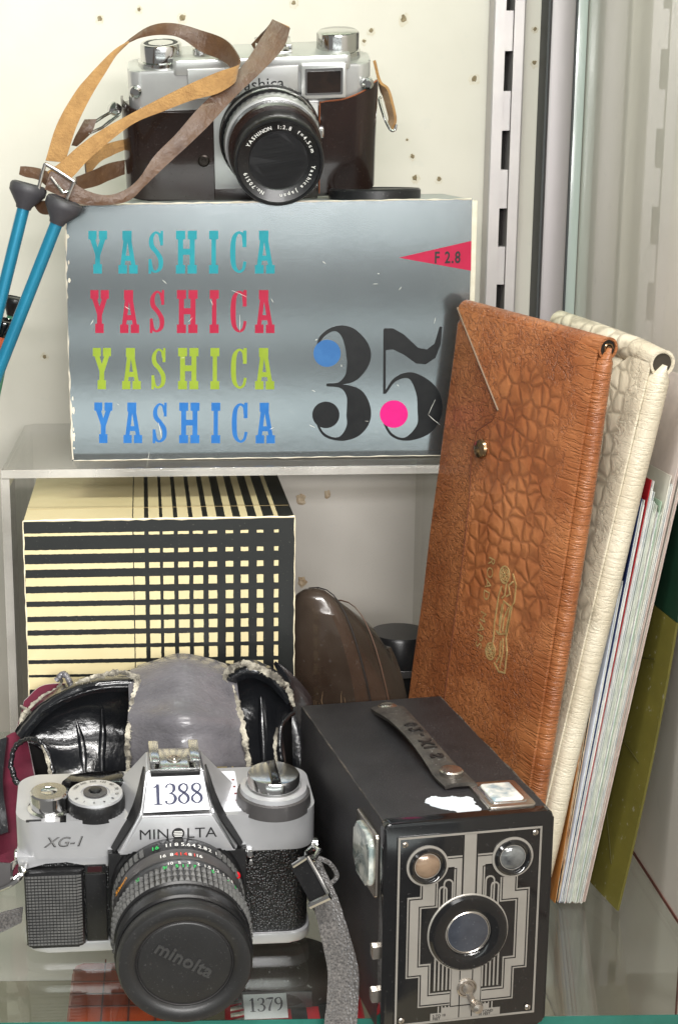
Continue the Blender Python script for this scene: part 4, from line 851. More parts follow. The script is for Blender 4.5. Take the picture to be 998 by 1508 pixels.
sbl(MB().lathe([(2.0, 0), (1.9, .8), (1, 1.5), (.2, 1.7)], (LC[0]+31.8*math.cos(R_(24)), -15, LC[1]+31.8*math.sin(R_(24))), (math.cos(R_(24)), 0, math.sin(R_(24))), 20), 'alignment_dot', m_red, lens)
cap = sbl(lr([(30.6, 58.5), (31.4, 60), (31.4, 64), (30.4, 66), (28, 66.6), (24.4, 66), (22.8, 64.6), (22.2, 63.6), (21.6, 64.2), (21.0, 64.4), (10, 64.5)]), 'lens_cap', m_cap)
sbl(lr([(21.8, 63.6), (22.1, 64.6), (22.5, 63.9)], cap0=False, cap1=False), 'cap_rim', m_grey, cap)
mb = MB(); mb.text('minolta', Matrix.Translation((LC[0]-14.5, -64.55, LC[1]+7.5)) @ FRONT @ Matrix.Rotation(R_(-31), 4, 'Z'), 9.4, .22, ext=.45, sx=1.0, spacing=1.05); sbl(mb, 'lettering', mat('cap_letters', srgb(58, 58, 57), .3), cap, smooth=0)
# strap lugs, hardware and woven strap
m_weave = mat('woven_strap', srgb(52, 50, 49), .85, col2=srgb(112, 108, 104), nscale=900, namt=.4, bump=1.0, bscale=700, bdist=.0012, btype='pebble', sheen=.4)
for s, x in ((-1, -68), (1, 69.6)):
    sb(MB().lathe([(3.4, -1), (3.4, 2), (2, 2.6)], (x, 8, 43), (s, 0, 0), 24), 'strap_lug', m_bright)
st = None
pts = [(452,1262,.672),(462,1285,.664),(478,1325,.655),(492,1375,.646),(504,1425,.640),(504,1470,.632),(500,1515,.624),(494,1570,.622)]
hw = [13, 15, 17, 19, 21, 22, 23, 23]
mb = MB(); L = []; C_ = []; Rr = []
for (x, y, Y), h in zip(pts, hw):
    L.append(at(x-h, y+h*.18, Y)); C_.append(at(x, y, Y-.0012)); Rr.append(at(x+h, y-h*.10, Y+.002))
mb.loft([L, C_, Rr], 8, 4, .0022, jit=.0004, jscale=220); st = mb.build('neck_strap', m_weave, t, world=True, smooth=60)
mb = MB(); mb.loft([[at(430,1275,.660), at(444,1300,.655), at(462,1332,.650)], [at(452,1262,.657), at(468,1290,.652), at(484,1322,.647)]], 5, 3, .0034); mb.build('strap_slider', m_lensblack, st, world=True)
mb = MB(); mb.tube([at(453,1262,.655), at(468,1288,.650), at(486,1322,.645)], .0011, 8); mb.tube([at(456,1334,.647), at(486,1320,.644)], .0016, 8); mb.tube([at(432,1275,.658), at(452,1262,.655)], .0012, 8)
mb.build('slider_frame', m_bright, st, world=True)
mb = MB(); mb.tube([at(452,1256,.672), at(462,1246,.668), at(470,1252,.664), at(462,1266,.660), at(450,1266,.662)], .0013, 8, closed=True); mb.build('lug_ring', m_bright, st, world=True)
mb = MB(); mb.tube([at(466,1262,.662), at(486,1272,.668), at(496,1290,.670), at(484,1304,.664)], .0011, 8, smooth=5); mb.build('strap_loop', m_weave, st, world=True)
mb = MB(); mb.tube([at(36,1262,.690), at(20,1272,.684), at(14,1290,.680), at(22,1294,.678), at(36,1282,.680), at(40,1268,.686)], .0013, 8, closed=True); mb.tube([at(-4,1312,.676), at(16,1303,.674), at(32,1290,.676), at(30,1278,.680)], .0012, 8, smooth=4); mb.build('lug_ring', m_bright, st, world=True)
mb = MB(); mb.loft([[at(-40,1268,.684), at(-10,1270,.682), at(17,1271,.680)], [at(-40,1318,.680), at(-10,1312,.678), at(18,1302,.676)]], 4, 3, .0030); mb.build('strap_slider', m_grey, st, world=True)
mb = MB(); mb.loft([[at(-60,1360,.690), at(-15,1350,.690), at(10,1342,.692), at(34,1336,.696)], [at(-60,1395,.684), at(-12,1378,.684), at(12,1368,.686), at(32,1358,.690)]], 6, 3, .0022, jit=.0004, jscale=220); mb.build('strap_end', m_weave, st, world=True)

# ---------------------------------------------------------------- torn leather camera case behind the reflex camera
m_black_l = mat('cracked_black_leather', srgb(18, 20, 23), .20, col2=srgb(30, 31, 34), nscale=40, bump=.55, bscale=170, bdist=.0010, rvar=.05, coat=.3, spec=.7)
m_flap = mat('scuffed_grey_leather', srgb(84, 83, 87), .27, col2=srgb(112, 110, 114), nscale=24, bump=.6, bscale=240, bdist=.0007, rvar=.08, coat=.4, stretch=(1, 2.5, 2.5))
m_maroon = mat('maroon_lining', srgb(104, 16, 46), .95, col2=srgb(80, 10, 34), nscale=90, bump=.4, bscale=900, bdist=.0004, sheen=.6)
m_torn = mat('torn_lining', srgb(206, 200, 182), .9, col2=srgb(96, 92, 84), nscale=140, namt=.25, bump=1.0, bscale=700, bdist=.002)
m_inside = mat('case_inside', srgb(16, 14, 15), .9)
t = thing('leather_camera_case', 'torn black leather camera case with maroon lining, behind the reflex camera', 'camera case', TRS((-.02, .77, 0)))
def sheet(name, rows, mt, th=.0022, nu=7, nv=7, jit=.0009, jscale=90, back=None, parent=None):
    mb = MB(); mb.loft([[at(*p) for p in r] for r in rows], nu, nv, th, jit=jit, jscale=jscale, back=back)
    return mb.build(name, mt, parent or t, world=True, smooth=60)
sheet('back_panel', [[(24,1075,.806),(110,1012,.808),(270,975,.808),(395,995,.808),(440,1060,.806)], [(18,1160,.802),(110,1160,.804),(270,1160,.804),(395,1160,.804),(446,1160,.800)], [(24,1290,.796),(110,1290,.796),(270,1290,.796),(395,1290,.796),(450,1290,.792)]], m_inside, .003)
fl = sheet('centre_flap', [[(205,984,.806),(270,966,.806),(332,980,.806)], [(192,996,.790),(270,980,.783),(346,1000,.790)], [(192,1040,.772),(270,1034,.760),(352,1048,.772)], [(191,1062,.765),(272,1058,.747),(355,1068,.765)], [(190,1086,.763),(275,1084,.7455),(360,1096,.763)], [(188,1130,.758),(278,1128,.739),(366,1140,.757)], [(186,1190,.755),(280,1190,.737),(371,1190,.754)]], m_flap, .003, 9, 9)
sheet('cheek', [[(26,1082,.786),(66,1036,.786),(125,1006,.787),(197,1000,.788)], [(36,1090,.793),(78,1058,.797),(132,1036,.799),(197,1030,.799)], [(66,1110,.788),(98,1096,.794),(142,1080,.798),(197,1082,.799)], [(78,1150,.772),(102,1142,.779),(145,1135,.784),(196,1135,.790)], [(84,1200,.760),(106,1200,.765),(146,1200,.768),(196,1200,.776)]], m_black_l, .003, jit=.0016, jscale=60, nu=10, nv=10)
sheet('cheek', [[(330,1000,.788),(360,984,.787),(398,994,.786),(428,1024,.786)], [(336,1026,.799),(370,1012,.799),(402,1020,.796),(430,1048,.790)], [(346,1074,.799),(378,1064,.797),(402,1064,.793),(414,1080,.786)], [(352,1130,.790),(384,1130,.786),(406,1130,.779),(417,1134,.771)], [(360,1200,.776),(386,1200,.770),(408,1200,.765),(419,1200,.760)]], m_black_l, .003, jit=.0014, jscale=60, nu=10, nv=10)
for xx, sg in (((200,1010,.792),(193,1040,.774),(191,1082,.764),(189,1130,.759),(187,1190,.756)), 1), (((340,1010,.792),(351,1048,.774),(359,1090,.764),(365,1140,.758),(370,1190,.755)), -1):
    sheet('side_wall', [[(x, y, Y), (x+sg*2, y, Y+.012), (x+sg*5, y, Y+.030)] for x, y, Y in xx], m_inside, .0015, 3, 5, jit=0)
def torn(pts, wd, parent=None, name='torn_edge', mt=None):
    wd *= .8
    q = catmull([at(*p) for p in pts], 12); n = len(q)
    if mt is not None:
        mb = MB(); mb.tube([p+Vector((random.uniform(-1, 1), random.uniform(-.6, .6), random.uniform(-1, 1)))*wd*.12 for p in q], [wd*random.uniform(.7, 1.05) for i in range(n)], 7)
        return mb.build(name, mt, parent or t, world=True, smooth=60)
    rows = [[], [], []]
    for i, p in enumerate(q):
        tg = (q[min(i+1, n-1)]-q[max(i-1, 0)]); lat = tg.cross(Vector((0, -1, .25))).normalized(); e = .35+.65*math.sin(math.pi*i/(n-1))**.5
        a = wd*e*(.75+.9*mnoise.noise(p*330)+random.uniform(-.25, .55)); b = wd*e*(.9+1.0*mnoise.noise(p*240+Vector((7, 0, 0)))+random.uniform(-.25, .5))
        up = Vector((0, -.0006, .0002))
        rows[0].append(p-lat*max(.0002, a)); rows[1].append(p+up*random.uniform(.3, 1.4)); rows[2].append(p+lat*max(.0002, b))
    mb = MB(); mb.loft(rows, 1, 2, .0007, jit=.0007, jscale=500)
    for k in range(int(n*1.3)):
        p = random.choice(q); d = Vector((random.uniform(-1, 1), random.uniform(-.8, .1), random.uniform(-.7, 1))).normalized()
        mb.tube([p, p+d*wd*random.uniform(.5, 1.1), p+d*wd*random.uniform(1.0, 1.7)+Vector((0, 0, -wd*.4))], [.00022, .00016, .00005], 4)
    return mb.build(name, m_torn, parent or t, world=True, smooth=40)
torn([(112,1006,.783),(140,997,.782),(176,990,.782),(200,998,.782),(203,1012,.778),(196,1034,.772),(192,1062,.764),(188,1090,.758),(190,1130,.755)], .0019)
torn([(186,1098,.754),(190,1120,.752),(188,1150,.751),(186,1175,.751)], .0017)
torn([(330,1002,.783),(336,988,.782),(356,977,.782),(386,986,.781),(408,999,.780),(424,1013,.780),(433,1040,.780)], .0021)
torn([(340,1006,.785),(348,1030,.776),(352,1050,.769),(360,1086,.760),(366,1120,.756),(370,1160,.753)], .0017)
torn([(62,1048,.781),(92,1031,.781),(130,1018,.781),(165,1012,.781),(196,1012,.783)], .0009, mt=m_black_l, name='piping')
sheet('rim', [[(24,1078,.794),(60,1033,.798),(120,1001,.799),(197,993,.798)], [(28,1083,.784),(64,1040,.783),(122,1010,.782),(197,1002,.784)], [(36,1092,.783),(71,1051,.783),(126,1022,.783),(196,1015,.786)]], m_black_l, .002, 8, 4, jit=.0006, jscale=200)
sheet('rim', [[(332,988,.799),(362,974,.799),(400,986,.798),(432,1018,.796)], [(334,997,.785),(364,983,.783),(400,996,.782),(429,1026,.783)], [(338,1010,.787),(368,996,.784),(398,1008,.783),(424,1036,.783)]], m_black_l, .002, 8, 4, jit=.0006, jscale=200)
for pts in ([(150,1044,.797),(152,1080,.796),(150,1120,.787),(152,1165,.776)], [(112,1060,.797),(120,1090,.794),(124,1125,.784),(125,1165,.773)], [(384,1026,.797),(386,1060,.795),(388,1100,.789),(389,1150,.779)]):
    q = catmull([at(*p) for p in pts], 8); mb = MB(); mb.tube(q, [.0019*math.sin(math.pi*(i+.6)/(len(q)+.2))+.0003 for i in range(len(q))], 10); mb.build('fold', m_black_l, t, world=True, smooth=70)
# hole at the left with its frayed rim
torn([(16,1132,.776),(20,1106,.778),(32,1092,.776),(50,1088,.770),(66,1100,.764),(76,1126,.760),(80,1160,.757),(82,1185,.757)], .0021, mt=m_black_l, name='hole_rim')
torn([(18,1130,.772),(24,1150,.770),(36,1158,.768),(46,1166,.766)], .0022, mt=m_black_l, name='hole_rim')
torn([(62,1098,.7615),(72,1124,.758),(76,1155,.755),(78,1180,.755)], .0008)
torn([(416,1130,.757),(412,1098,.759),(414,1070,.764),(424,1056,.772),(432,1050,.778)], .0017, mt=m_black_l, name='hole_rim')
torn([(408,1128,.7535),(405,1100,.7555),(408,1072,.761)], .0008)
sheet('lining', [[(36,1032,.805),(62,1010,.807),(104,1006,.807)], [(28,1062,.803),(62,1040,.805),(112,1014,.806)], [(14,1100,.801),(50,1060,.803),(100,1026,.804)]], m_maroon, .002)
sheet('lining', [[(10,1084,.800),(24,1078,.800),(40,1084,.799)], [(4,1150,.790),(30,1160,.788),(56,1166,.784)], [(-2,1220,.776),(30,1220,.774),(62,1200,.772)], [(-6,1290,.766),(30,1290,.764),(60,1280,.762)]], m_maroon, .002)
sheet('outer_flap', [[(-30,1100,.796),(-6,1092,.795),(12,1086,.795)], [(-34,1160,.782),(-8,1156,.781),(6,1152,.781)], [(-36,1236,.768),(-8,1232,.766),(14,1226,.766)]], m_black_l, .003)
sheet('outer_flap', [[(404,976,.808),(424,990,.806),(452,1022,.803),(458,1036,.800)], [(424,1006,.800),(436,1022,.799),(450,1040,.797),(456,1056,.795)], [(430,1056,.792),(438,1070,.790),(450,1090,.788),(454,1110,.786)], [(432,1130,.784),(440,1140,.782),(448,1150,.780),(452,1160,.778)]], m_black_l, .003)
torn([(26,1074,.797),(40,1048,.800),(60,1030,.803),(84,1014,.804),(92,1000,.804)], .0013)
torn([(84,1002,.803),(94,992,.803),(104,1006,.801),(108,1012,.800)], .0024, mt=m_flap, name='torn_tatter')
torn([(30,1040,.803),(40,1046,.801),(34,1054,.800),(46,1058,.798)], .0012)
mb = MB(); mb.text('MINOLTA', Matrix((Vector((1, 0, 0)), Vector((0, .10, .995)), Vector((0, -.995, .10)))).transposed().to_4x4(), .0085, .00012, align='RIGHT')
pp = at(351, 1144, .7405)
for v in mb.bm.verts: v.co = v.co + pp + Vector((0, -.0012, 0))
mb.build('lettering', mat('gold_print', srgb(190, 172, 120), .35, .7), fl, world=True, smooth=0)
# ---------------------------------------------------------------- leather map wallets leaning on the right
def croc(name, c1, c2, c3, x0, xs, z0, z1, bump=.9, rough=.38, sp=.55, sc=118):
    """embossed reptile grain: round cells in the middle panel, tight crinkles elsewhere, cross wrinkles on the rolled spine"""
    M = bpy.data.materials.new(name); M.use_nodes = True; nt = M.node_tree; b = nt.nodes['Principled BSDF']; K = nt.links.new
    tc = N(nt, 'ShaderNodeTexCoord'); O = tc.outputs['Object']; sep = N(nt, 'ShaderNodeSeparateXYZ'); K(O, sep.inputs[0])
    def mth(op, a, b_=None, c=None):
        n = N(nt, 'ShaderNodeMath', operation=op)
        for k, v in enumerate((a, b_, c)):
            if v is None: continue
            if hasattr(v, 'links'): K(v, n.inputs[k])
            else: n.inputs[k].default_value = v
        return n.outputs[0]
    def rmp(src, a, b_, lo=0, hi=1):
        r = N(nt, 'ShaderNodeMapRange'); r.interpolation_type = 'SMOOTHSTEP'
        for k, v in ((1, a), (2, b_), (3, lo), (4, hi)): r.inputs[k].default_value = v
        K(src, r.inputs[0]); return r.outputs[0]
    def noi(sc, det=4, ro=.55, dist=0, st=None):
        n = N(nt, 'ShaderNodeTexNoise'); n.inputs['Scale'].default_value = sc; n.inputs['Detail'].default_value = det; n.inputs['Roughness'].default_value = ro; n.inputs['Distortion'].default_value = dist
        if st:
            mp = N(nt, 'ShaderNodeMapping'); mp.inputs['Scale'].default_value = st; K(O, mp.inputs['Vector']); K(mp.outputs[0], n.inputs['Vector'])
        else: K(O, n.inputs['Vector'])
        return n.outputs['Fac']
    def crease(nf, wd): return rmp(mth('ABSOLUTE', mth('SUBTRACT', nf, .5)), 0, wd)
    jit = mth('MULTIPLY_ADD', noi(30, 4), .056, -.028)
    xj = mth('ADD', sep.outputs['X'], jit); zj = mth('ADD', sep.outputs['Z'], jit)
    cells = mth('MULTIPLY', mth('MULTIPLY', rmp(xj, x0, x0+.008), rmp(xj, xs-.010, xs, 1, 0)), mth('MULTIPLY', rmp(zj, z0, z0+.022), rmp(zj, z1-.012, z1, 1, 0)))
    spine = rmp(xj, xs-.006, xs+.004)
    rest = mth('SUBTRACT', mth('SUBTRACT', 1.0, cells), mth('MULTIPLY', spine, .8))
    n0 = N(nt, 'ShaderNodeTexNoise'); n0.inputs['Scale'].default_value = 90; n0.inputs['Detail'].default_value = 2; K(O, n0.inputs['Vector'])
    wv = N(nt, 'ShaderNodeVectorMath', operation='MULTIPLY_ADD'); K(n0.outputs['Color'], wv.inputs[0]); wv.inputs[1].default_value = (.0055,)*3; K(O, wv.inputs[2])
    v = N(nt, 'ShaderNodeTexVoronoi', feature='DISTANCE_TO_EDGE'); v.inputs['Scale'].default_value = sc; v.inputs['Randomness'].default_value = .8; K(wv.outputs[0], v.inputs['Vector'])
    groove = rmp(v.outputs['Distance'], -.03, .20); pillow = rmp(v.outputs['Distance'], .0, .45)
    cellh = mth('MULTIPLY_ADD', pillow, .55, mth('MULTIPLY', groove, .35))
    cr1 = crease(noi(150, 3, .5, .8, (1.0, 1.0, 1.25)), .055); cr2 = crease(noi(330, 3, .6, .5), .10); cr3 = crease(noi(120, 2, .5, .3, (.35, .35, 2.6)), .07)
    fine = noi(900, 4, .6)
    resth = mth('MULTIPLY_ADD', cr2, .30, mth('MULTIPLY', cr1, .55))
    h = mth('ADD', mth('MULTIPLY', cells, cellh), mth('ADD', mth('MULTIPLY', rest, resth), mth('MULTIPLY', mth('MULTIPLY', spine, cr3), sp)))
    h = mth('MULTIPLY_ADD', fine, .16, h)
    bp = N(nt, 'ShaderNodeBump'); bp.inputs['Strength'].default_value = bump; bp.inputs['Distance'].default_value = .0011; K(h, bp.inputs['Height']); K(bp.outputs[0], b.inputs['Normal'])
    # worn tone: the dye is lighter where rubbed, darker down in the grain lines
    def mix(f, a, c):
        x = N(nt, 'ShaderNodeMix', data_type='RGBA'); K(f, x.inputs[0])
        for k, q in ((6, a), (7, c)):
            if hasattr(q, 'links'): K(q, x.inputs[k])
            else: x.inputs[k].default_value = q
        return x.outputs[2]
    tone = mix(rmp(noi(24, 5), .36, .64), c1, c2)
    line = mth('MULTIPLY', mth('SUBTRACT', 1.0, mth('ADD', mth('MULTIPLY', cells, groove), mth('ADD', mth('MULTIPLY', rest, mth('MULTIPLY_ADD', cr1, .6, mth('MULTIPLY', cr2, .4))), mth('MULTIPLY', spine, mth('MULTIPLY_ADD', cr3, .2, .8))))), .55)
    N_ = mix(line, tone, c3); K(N_, b.inputs['Base Color'])
    b.inputs['Roughness'].default_value = rough; b.inputs['Coat Weight'].default_value = .15; b.inputs['Coat Roughness'].default_value = .22
    return M
def panel_matrix(o, X, Y, Z): 
    mt = Matrix((Vector(X), Vector(Y), Vector(Z))).transposed().to_4x4(); mt.translation = o; return mt
def roll_profile(w, th, n=10):
    """cross-section in xy: flat front, rolled near edge at x = w"""
    r = th/2; out = [(1.5, 0), (w-r, 0)]
    out += [(w-r+r*math.sin(math.pi*k/n), r-r*math.cos(math.pi*k/n)) for k in range(1, n+1)]
    out += [(3, th), (.6, th*.75), (0, th*.4), (.4, .5)]
    return out
# brown wallet (mm, x from its far edge to its near edge, z up its height)
m_brownc = croc('brown_embossed_leather', srgb(166, 106, 64), srgb(138, 80, 44), srgb(92, 48, 24), .038, .106, .125, .276, bump=.62)
m_creamc = croc('cream_embossed_leather', srgb(222, 214, 192), srgb(208, 198, 174), srgb(120, 110, 90), -.05, .102, -.1, .40, bump=.55, sp=.22, sc=105)
m_raw = mat('raw_leather_edge', srgb(132, 112, 94), .9)
m_gold = mat('gold_stamp', srgb(214, 192, 136), .32, .45, col2=srgb(170, 132, 80), nscale=300)
m_brass = mat('brass_snap', srgb(176, 150, 116), .25, .95, col2=srgb(130, 104, 76), nscale=200)
WB = panel_matrix((.1241, .8444, .0094), (.4067, -.9117, -.0583), (.9085, .4103, -.0794), (.0964, -.0207, .9951))
t = thing('map_wallet', 'tall brown crocodile grain leather map wallet stamped ROAD MAPS in gold', 'map wallet', WB)
def wb(mb, name, mt, parent=None, **k): return mb.build(name, mt, parent or t, scale=.001, **k)
W_, T_, HH = 122, 8.5, 288
def wallet_skin(W_, T_, HH, skew, rtop, cut=0.0, seed=1, foot=lambda x: 0.0):
    mb = MB(); prof = roll_profile(W_, T_); n = 40; rows = []
    for j in range(n+1):
        f = j/n; z = f*HH; row = []
        for x, y in prof:
            # the rounded top fold and the slight wave of old leather
            zz = max(z + skew*(x/W_)*f, foot(x)); yy = y
            e = HH - z
            if e < rtop: k = 1-e/rtop; yy = y*(1-.0*k) + (T_/2-y)*(1-math.sqrt(max(0, 1-k*k)))
            wv = .7*mnoise.noise(Vector((x*.02+seed, z*.018, 0)))
            edge = 1.6*mnoise.noise(Vector((seed*3.1, z*.012, 4))) if x > W_-T_ else (-1.0*mnoise.noise(Vector((seed, z*.014, 9))) if x < 4 else 0)
            row.append(mb.bm.verts.new((x+edge, yy+wv, zz)))
        rows.append(row)
    m_ = len(prof)
    for a, b in zip(rows, rows[1:]):
        for i in range(m_): mb.face([a[i], a[(i+1) % m_], b[(i+1) % m_], b[i]])
    mb.face(rows[0][::-1]); mb.face(rows[-1])
    return mb
wb(wallet_skin(W_, T_, HH, 0, 6.5), 'wallet_body', m_brownc, smooth=70)
# flap lying over the front: slit from the top corner, down to the snap, then along the wallet
flap = [(2, 289.0), (49, 243.6), (46, 238), (33, 229), (31.5, 214), (34.5, 196), (35.6, 168), (36.4, 120), (37, 60), (37.5, 2), (W_-5, 2), (W_-5, 286), (100, 289)]
mb = MB(); mb.prism(flap, -.35, -1.7, 'xz', bev=.5, bevside='back')
bmesh.ops.triangulate(mb.bm, faces=[f for f in mb.bm.faces if len(f.verts) > 4])
wb(mb, 'flap', m_brownc, smooth=30)
mb = MB(); mb.tube([Vector((1, -1.2, 289.4)), Vector((12, -1.5, 279)), Vector((26, -1.6, 265.5)), Vector((49, -1.5, 243.4))], .65, 6); wb(mb, 'raw_edge', m_raw)
mb = MB(); mb.tube([Vector((49, -1.3, 243.4)), Vector((45, -1.5, 237)), Vector((33, -1.5, 229)), Vector((31.5, -1.5, 214)), Vector((34.5, -1.5, 196)), Vector((36, -1.5, 168)), Vector((37, -1.5, 60)), Vector((37.5, -1.5, 2))], .42, 6); wb(mb, 'flap_edge', mat('dark_leather_edge', srgb(92, 44, 22), .7))
wb(MB().lathe([(4.9, 0), (5.2, .9), (4.6, 2.2), (3.2, 3.0), (.5, 3.3)], (39.8, -1.5, 221), (0, -1, 0), 32), 'snap_button', m_brass)
# rolled top with its open end at the near corner
mb = MB(); mb.tube([Vector((1, 4.6, 288.4)), Vector((40, 4.8, 288.0)), Vector((90, 4.6, 287.6)), Vector((117, 4.6, 287.4))], [5.4, 5.4, 5.4, 5.4], 20); wb(mb, 'top_roll', m_brownc, smooth=60)
mb = MB(); mb.lathe([(5.5, 0), (5.5, 1.0), (4.4, 1.0), (4.0, -5)], (117.0, 4.6, 287.4), (1, 0, 0), 28, cap0=False); wb(mb, 'roll_rim', m_brownc)
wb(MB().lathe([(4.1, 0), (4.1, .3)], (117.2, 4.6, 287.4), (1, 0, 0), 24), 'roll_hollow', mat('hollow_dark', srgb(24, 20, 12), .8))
mb = MB(); mb.tube([Vector((117.8, 4.6+2.6*math.cos(a*.5)*(1-a*.04), 287.4+2.6*math.sin(a*.5)*(1-a*.04))) for a in range(0, 18)], .5, 6); wb(mb, 'roll_liner', m_brass)
# gold stamping: old car seen from the side, running up the wallet, and the words
G0 = -2.0
def gs(pts, wd): return MB().stroke(pts, wd, G0, -1.6)
car = [[(71.5,121),(72,128),(71.0,134),(71.2,150),(72.5,156)], [(75,115),(80,112),(85,113),(84.5,124),(82,131),(83.2,149),(84.5,151),(84,160),(80,165)],
       [(76,131),(81,133),(82,148),(76,149),(76,131)], [(78.5,133),(78,140),(80.5,147)], [(74,150),(76,152),(76,160)], [(73,132),(76,131)], [(77,116),(79,120),(78,128)], [(80.5,114),(81,123),(79.5,130)], [(77.5,152),(80,154),(78,158),(81,161)], [(82.4,134),(82.6,147)], [(75,135),(75,147)]]
for pts in car: wb(gs(pts, .85), 'gold_line', m_gold, smooth=0)
for cz in (162.5, 119.8):
    cxw = 73.6 if cz > 140 else 70.9
    for r_, w_ in ((3.9, .8), (2.6, .5)): wb(gs([(cxw+r_*math.cos(2*math.pi*k/24), cz+r_*1.12*math.sin(2*math.pi*k/24)) for k in range(25)], w_), 'gold_ring', m_gold, smooth=0)
    for k in range(4): wb(gs([(cxw-3.7*math.cos(k*math.pi/4), cz-3.9*math.sin(k*math.pi/4)), (cxw+3.7*math.cos(k*math.pi/4), cz+3.9*math.sin(k*math.pi/4))], .4), 'gold_spoke', m_gold, smooth=0)
mb = MB(); mb.text('ROAD  MAPS', fr(59.2, G0, 168.5) @ Matrix.Rotation(R_(-91.5), 4, 'Z'), 7.4, -.03, sx=1.06, spacing=1.14); wb(mb, 'lettering', m_gold, smooth=0)
# cream wallet behind it
WC = panel_matrix((.1527, .8445, .0062), (.2370, -.9708, -.0365), (.9553, .2397, -.1731), (.1768, .0061, .9842))
t = thing('map_wallet', 'tall cream crocodile grain leather map wallet standing behind the brown one', 'map wallet', WC)
wb(wallet_skin(112, 11, 286, -4, 6, seed=4, foot=lambda x: .176*x-6.0), 'wallet_body', m_creamc, smooth=70)
mb = MB(); mb.tube([Vector((1, 5, 287.5)), Vector((40, 5, 286.5)), Vector((80, 5, 285)), Vector((107, 5, 282.6))], [6, 6.2, 6.4, 6.4], 20); wb(mb, 'top_roll', m_creamc, smooth=60)
mb = MB(); mb.prism([(56, 262), (88, 282), (107, 282), (107, 15), (56, 6)], -.3, -1.3, 'xz', bev=.4, bevside='back'); wb(mb, 'flap', m_creamc)
mb = MB(); mb.lathe([(6.5, 0), (6.5, 1), (5.2, 1), (4.8, -5)], (107, 5, 282.6), (1, 0, 0), 28, cap0=False); wb(mb, 'roll_rim', m_creamc)
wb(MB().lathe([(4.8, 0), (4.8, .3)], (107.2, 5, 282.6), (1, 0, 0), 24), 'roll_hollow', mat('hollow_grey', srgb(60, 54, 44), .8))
# ---------------------------------------------------------------- folded paper maps
def paper(n, r, g, b, r2=None):
    c2 = r2 or (r-26, g-22, b-18)
    return mat(n, srgb(r, g, b), .8, col2=srgb(*[max(0, c) for c in c2]), nscale=300, namt=.16, stretch=(6, 6, .5))
m_pw = paper('map_paper', 238, 238, 230, (196, 204, 204)); m_pc = paper('map_cream', 232, 220, 192, (188, 140, 96)); m_pg = paper('map_green_print', 226, 228, 216, (186, 194, 180)); m_pp = paper('map_pink', 228, 212, 202, (206, 188, 178))
maps = [('tan', 'folded map with a tan brown cover edge, low beside the cream wallet', srgb(170, 112, 52), m_pc, 1040, 1.5, 889, 818),
 ('black', 'short folded map with a torn black cover beside the cream wallet', srgb(26, 24, 26), m_pc, 1005, 1.5, 895, 821),
 ('blue', 'white folded map edged in bright blue, shorter than the navy one behind it', srgb(214, 222, 238), m_pw, 852, 1.5, 907, 825),
 ('navy', 'navy blue covered folded map with white pages, next to the cream wallet', srgb(14, 34, 84), m_pw, 733, 2.2, 914, 829),
 ('red', 'folded map with a red cover corner showing above the stack', srgb(176, 22, 34), m_pw, 706, 1.6, 921, 833),
 ('white', 'white folded map with faint blue print, right behind the red cornered one', srgb(226, 230, 232), m_pw, 722, 1.6, 926, 837),
 ('grey', 'pale grey green folded map in the middle of the stack', srgb(206, 214, 206), m_pg, 738, 1.6, 931, 841),
 ('maroon', 'folded map with a maroon line along its spine in the stack', srgb(128, 34, 44), m_pw, 744, 1.4, 936, 845),
 ('green', 'folded map with green print along its edge, right half of the stack', srgb(176, 204, 178), m_pg, 738, 1.6, 941, 849),
 ('dots', 'off white folded map with black specks on its ragged edge', srgb(224, 222, 208), m_pw, 700, 1.6, 946, 852),
 ('pink', 'tall pale pink map sheet rising over the whole stack', srgb(226, 214, 206), m_pp, 560, 1.2, 951, 855),
 ('cover', 'tall whitish plastic map cover leaning outermost on the stack', srgb(216, 214, 204), m_pp, 600, 1.2, 957, 858)]
nM = len(maps)
for i, (k, label, colr, pm, ty, th, xt, xb) in enumerate(maps):
    yb = .7335+.0008*i
    b0 = EYEP + (at(xb, 1330, yb)-EYEP); zfix = (EYE-.0012)/(EYE-b0.z); b0 = EYEP+(b0-EYEP)*zfix
    sl = (xt-xb)/430.0; p1 = at(xb+sl*(1330-ty), ty, b0.y+.008)
    Z_ = (p1-b0); Hh = Z_.length; Z_.normalize()
    dX = Vector((-.12+.012*i, .99, 0)); dX = (dX-Z_*dX.dot(Z_)).normalized(); Yr = Z_.cross(dX)     # Yr points left, towards the viewer's side
    g = thing('folded_map', label, 'folded map', panel_matrix(b0, dX, Yr, Z_), 'folded maps stacked beside the wallets')
    Dp = .098+.006*math.sin(i*2.3)
    mc = mat('cover_'+k, colr, .55, col2=tuple(c*.8 for c in colr[:3])+(1,), nscale=80)
    tm = th*.001
    MB().box(0, Dp, tm*.28, tm*.5, 0, Hh-.0004).build('cover', mc, g, smooth=0)
    nl = 5
    for q in range(nl):
        a = -tm*.5+q*tm*.15; off = random.uniform(-.0016, .0016)
        MB().box(off, Dp-.001, a+.00003, a+tm*.15-.00004, random.uniform(0, .0016), Hh-random.uniform(.0006, .007)).build('fold', pm, g, smooth=0)
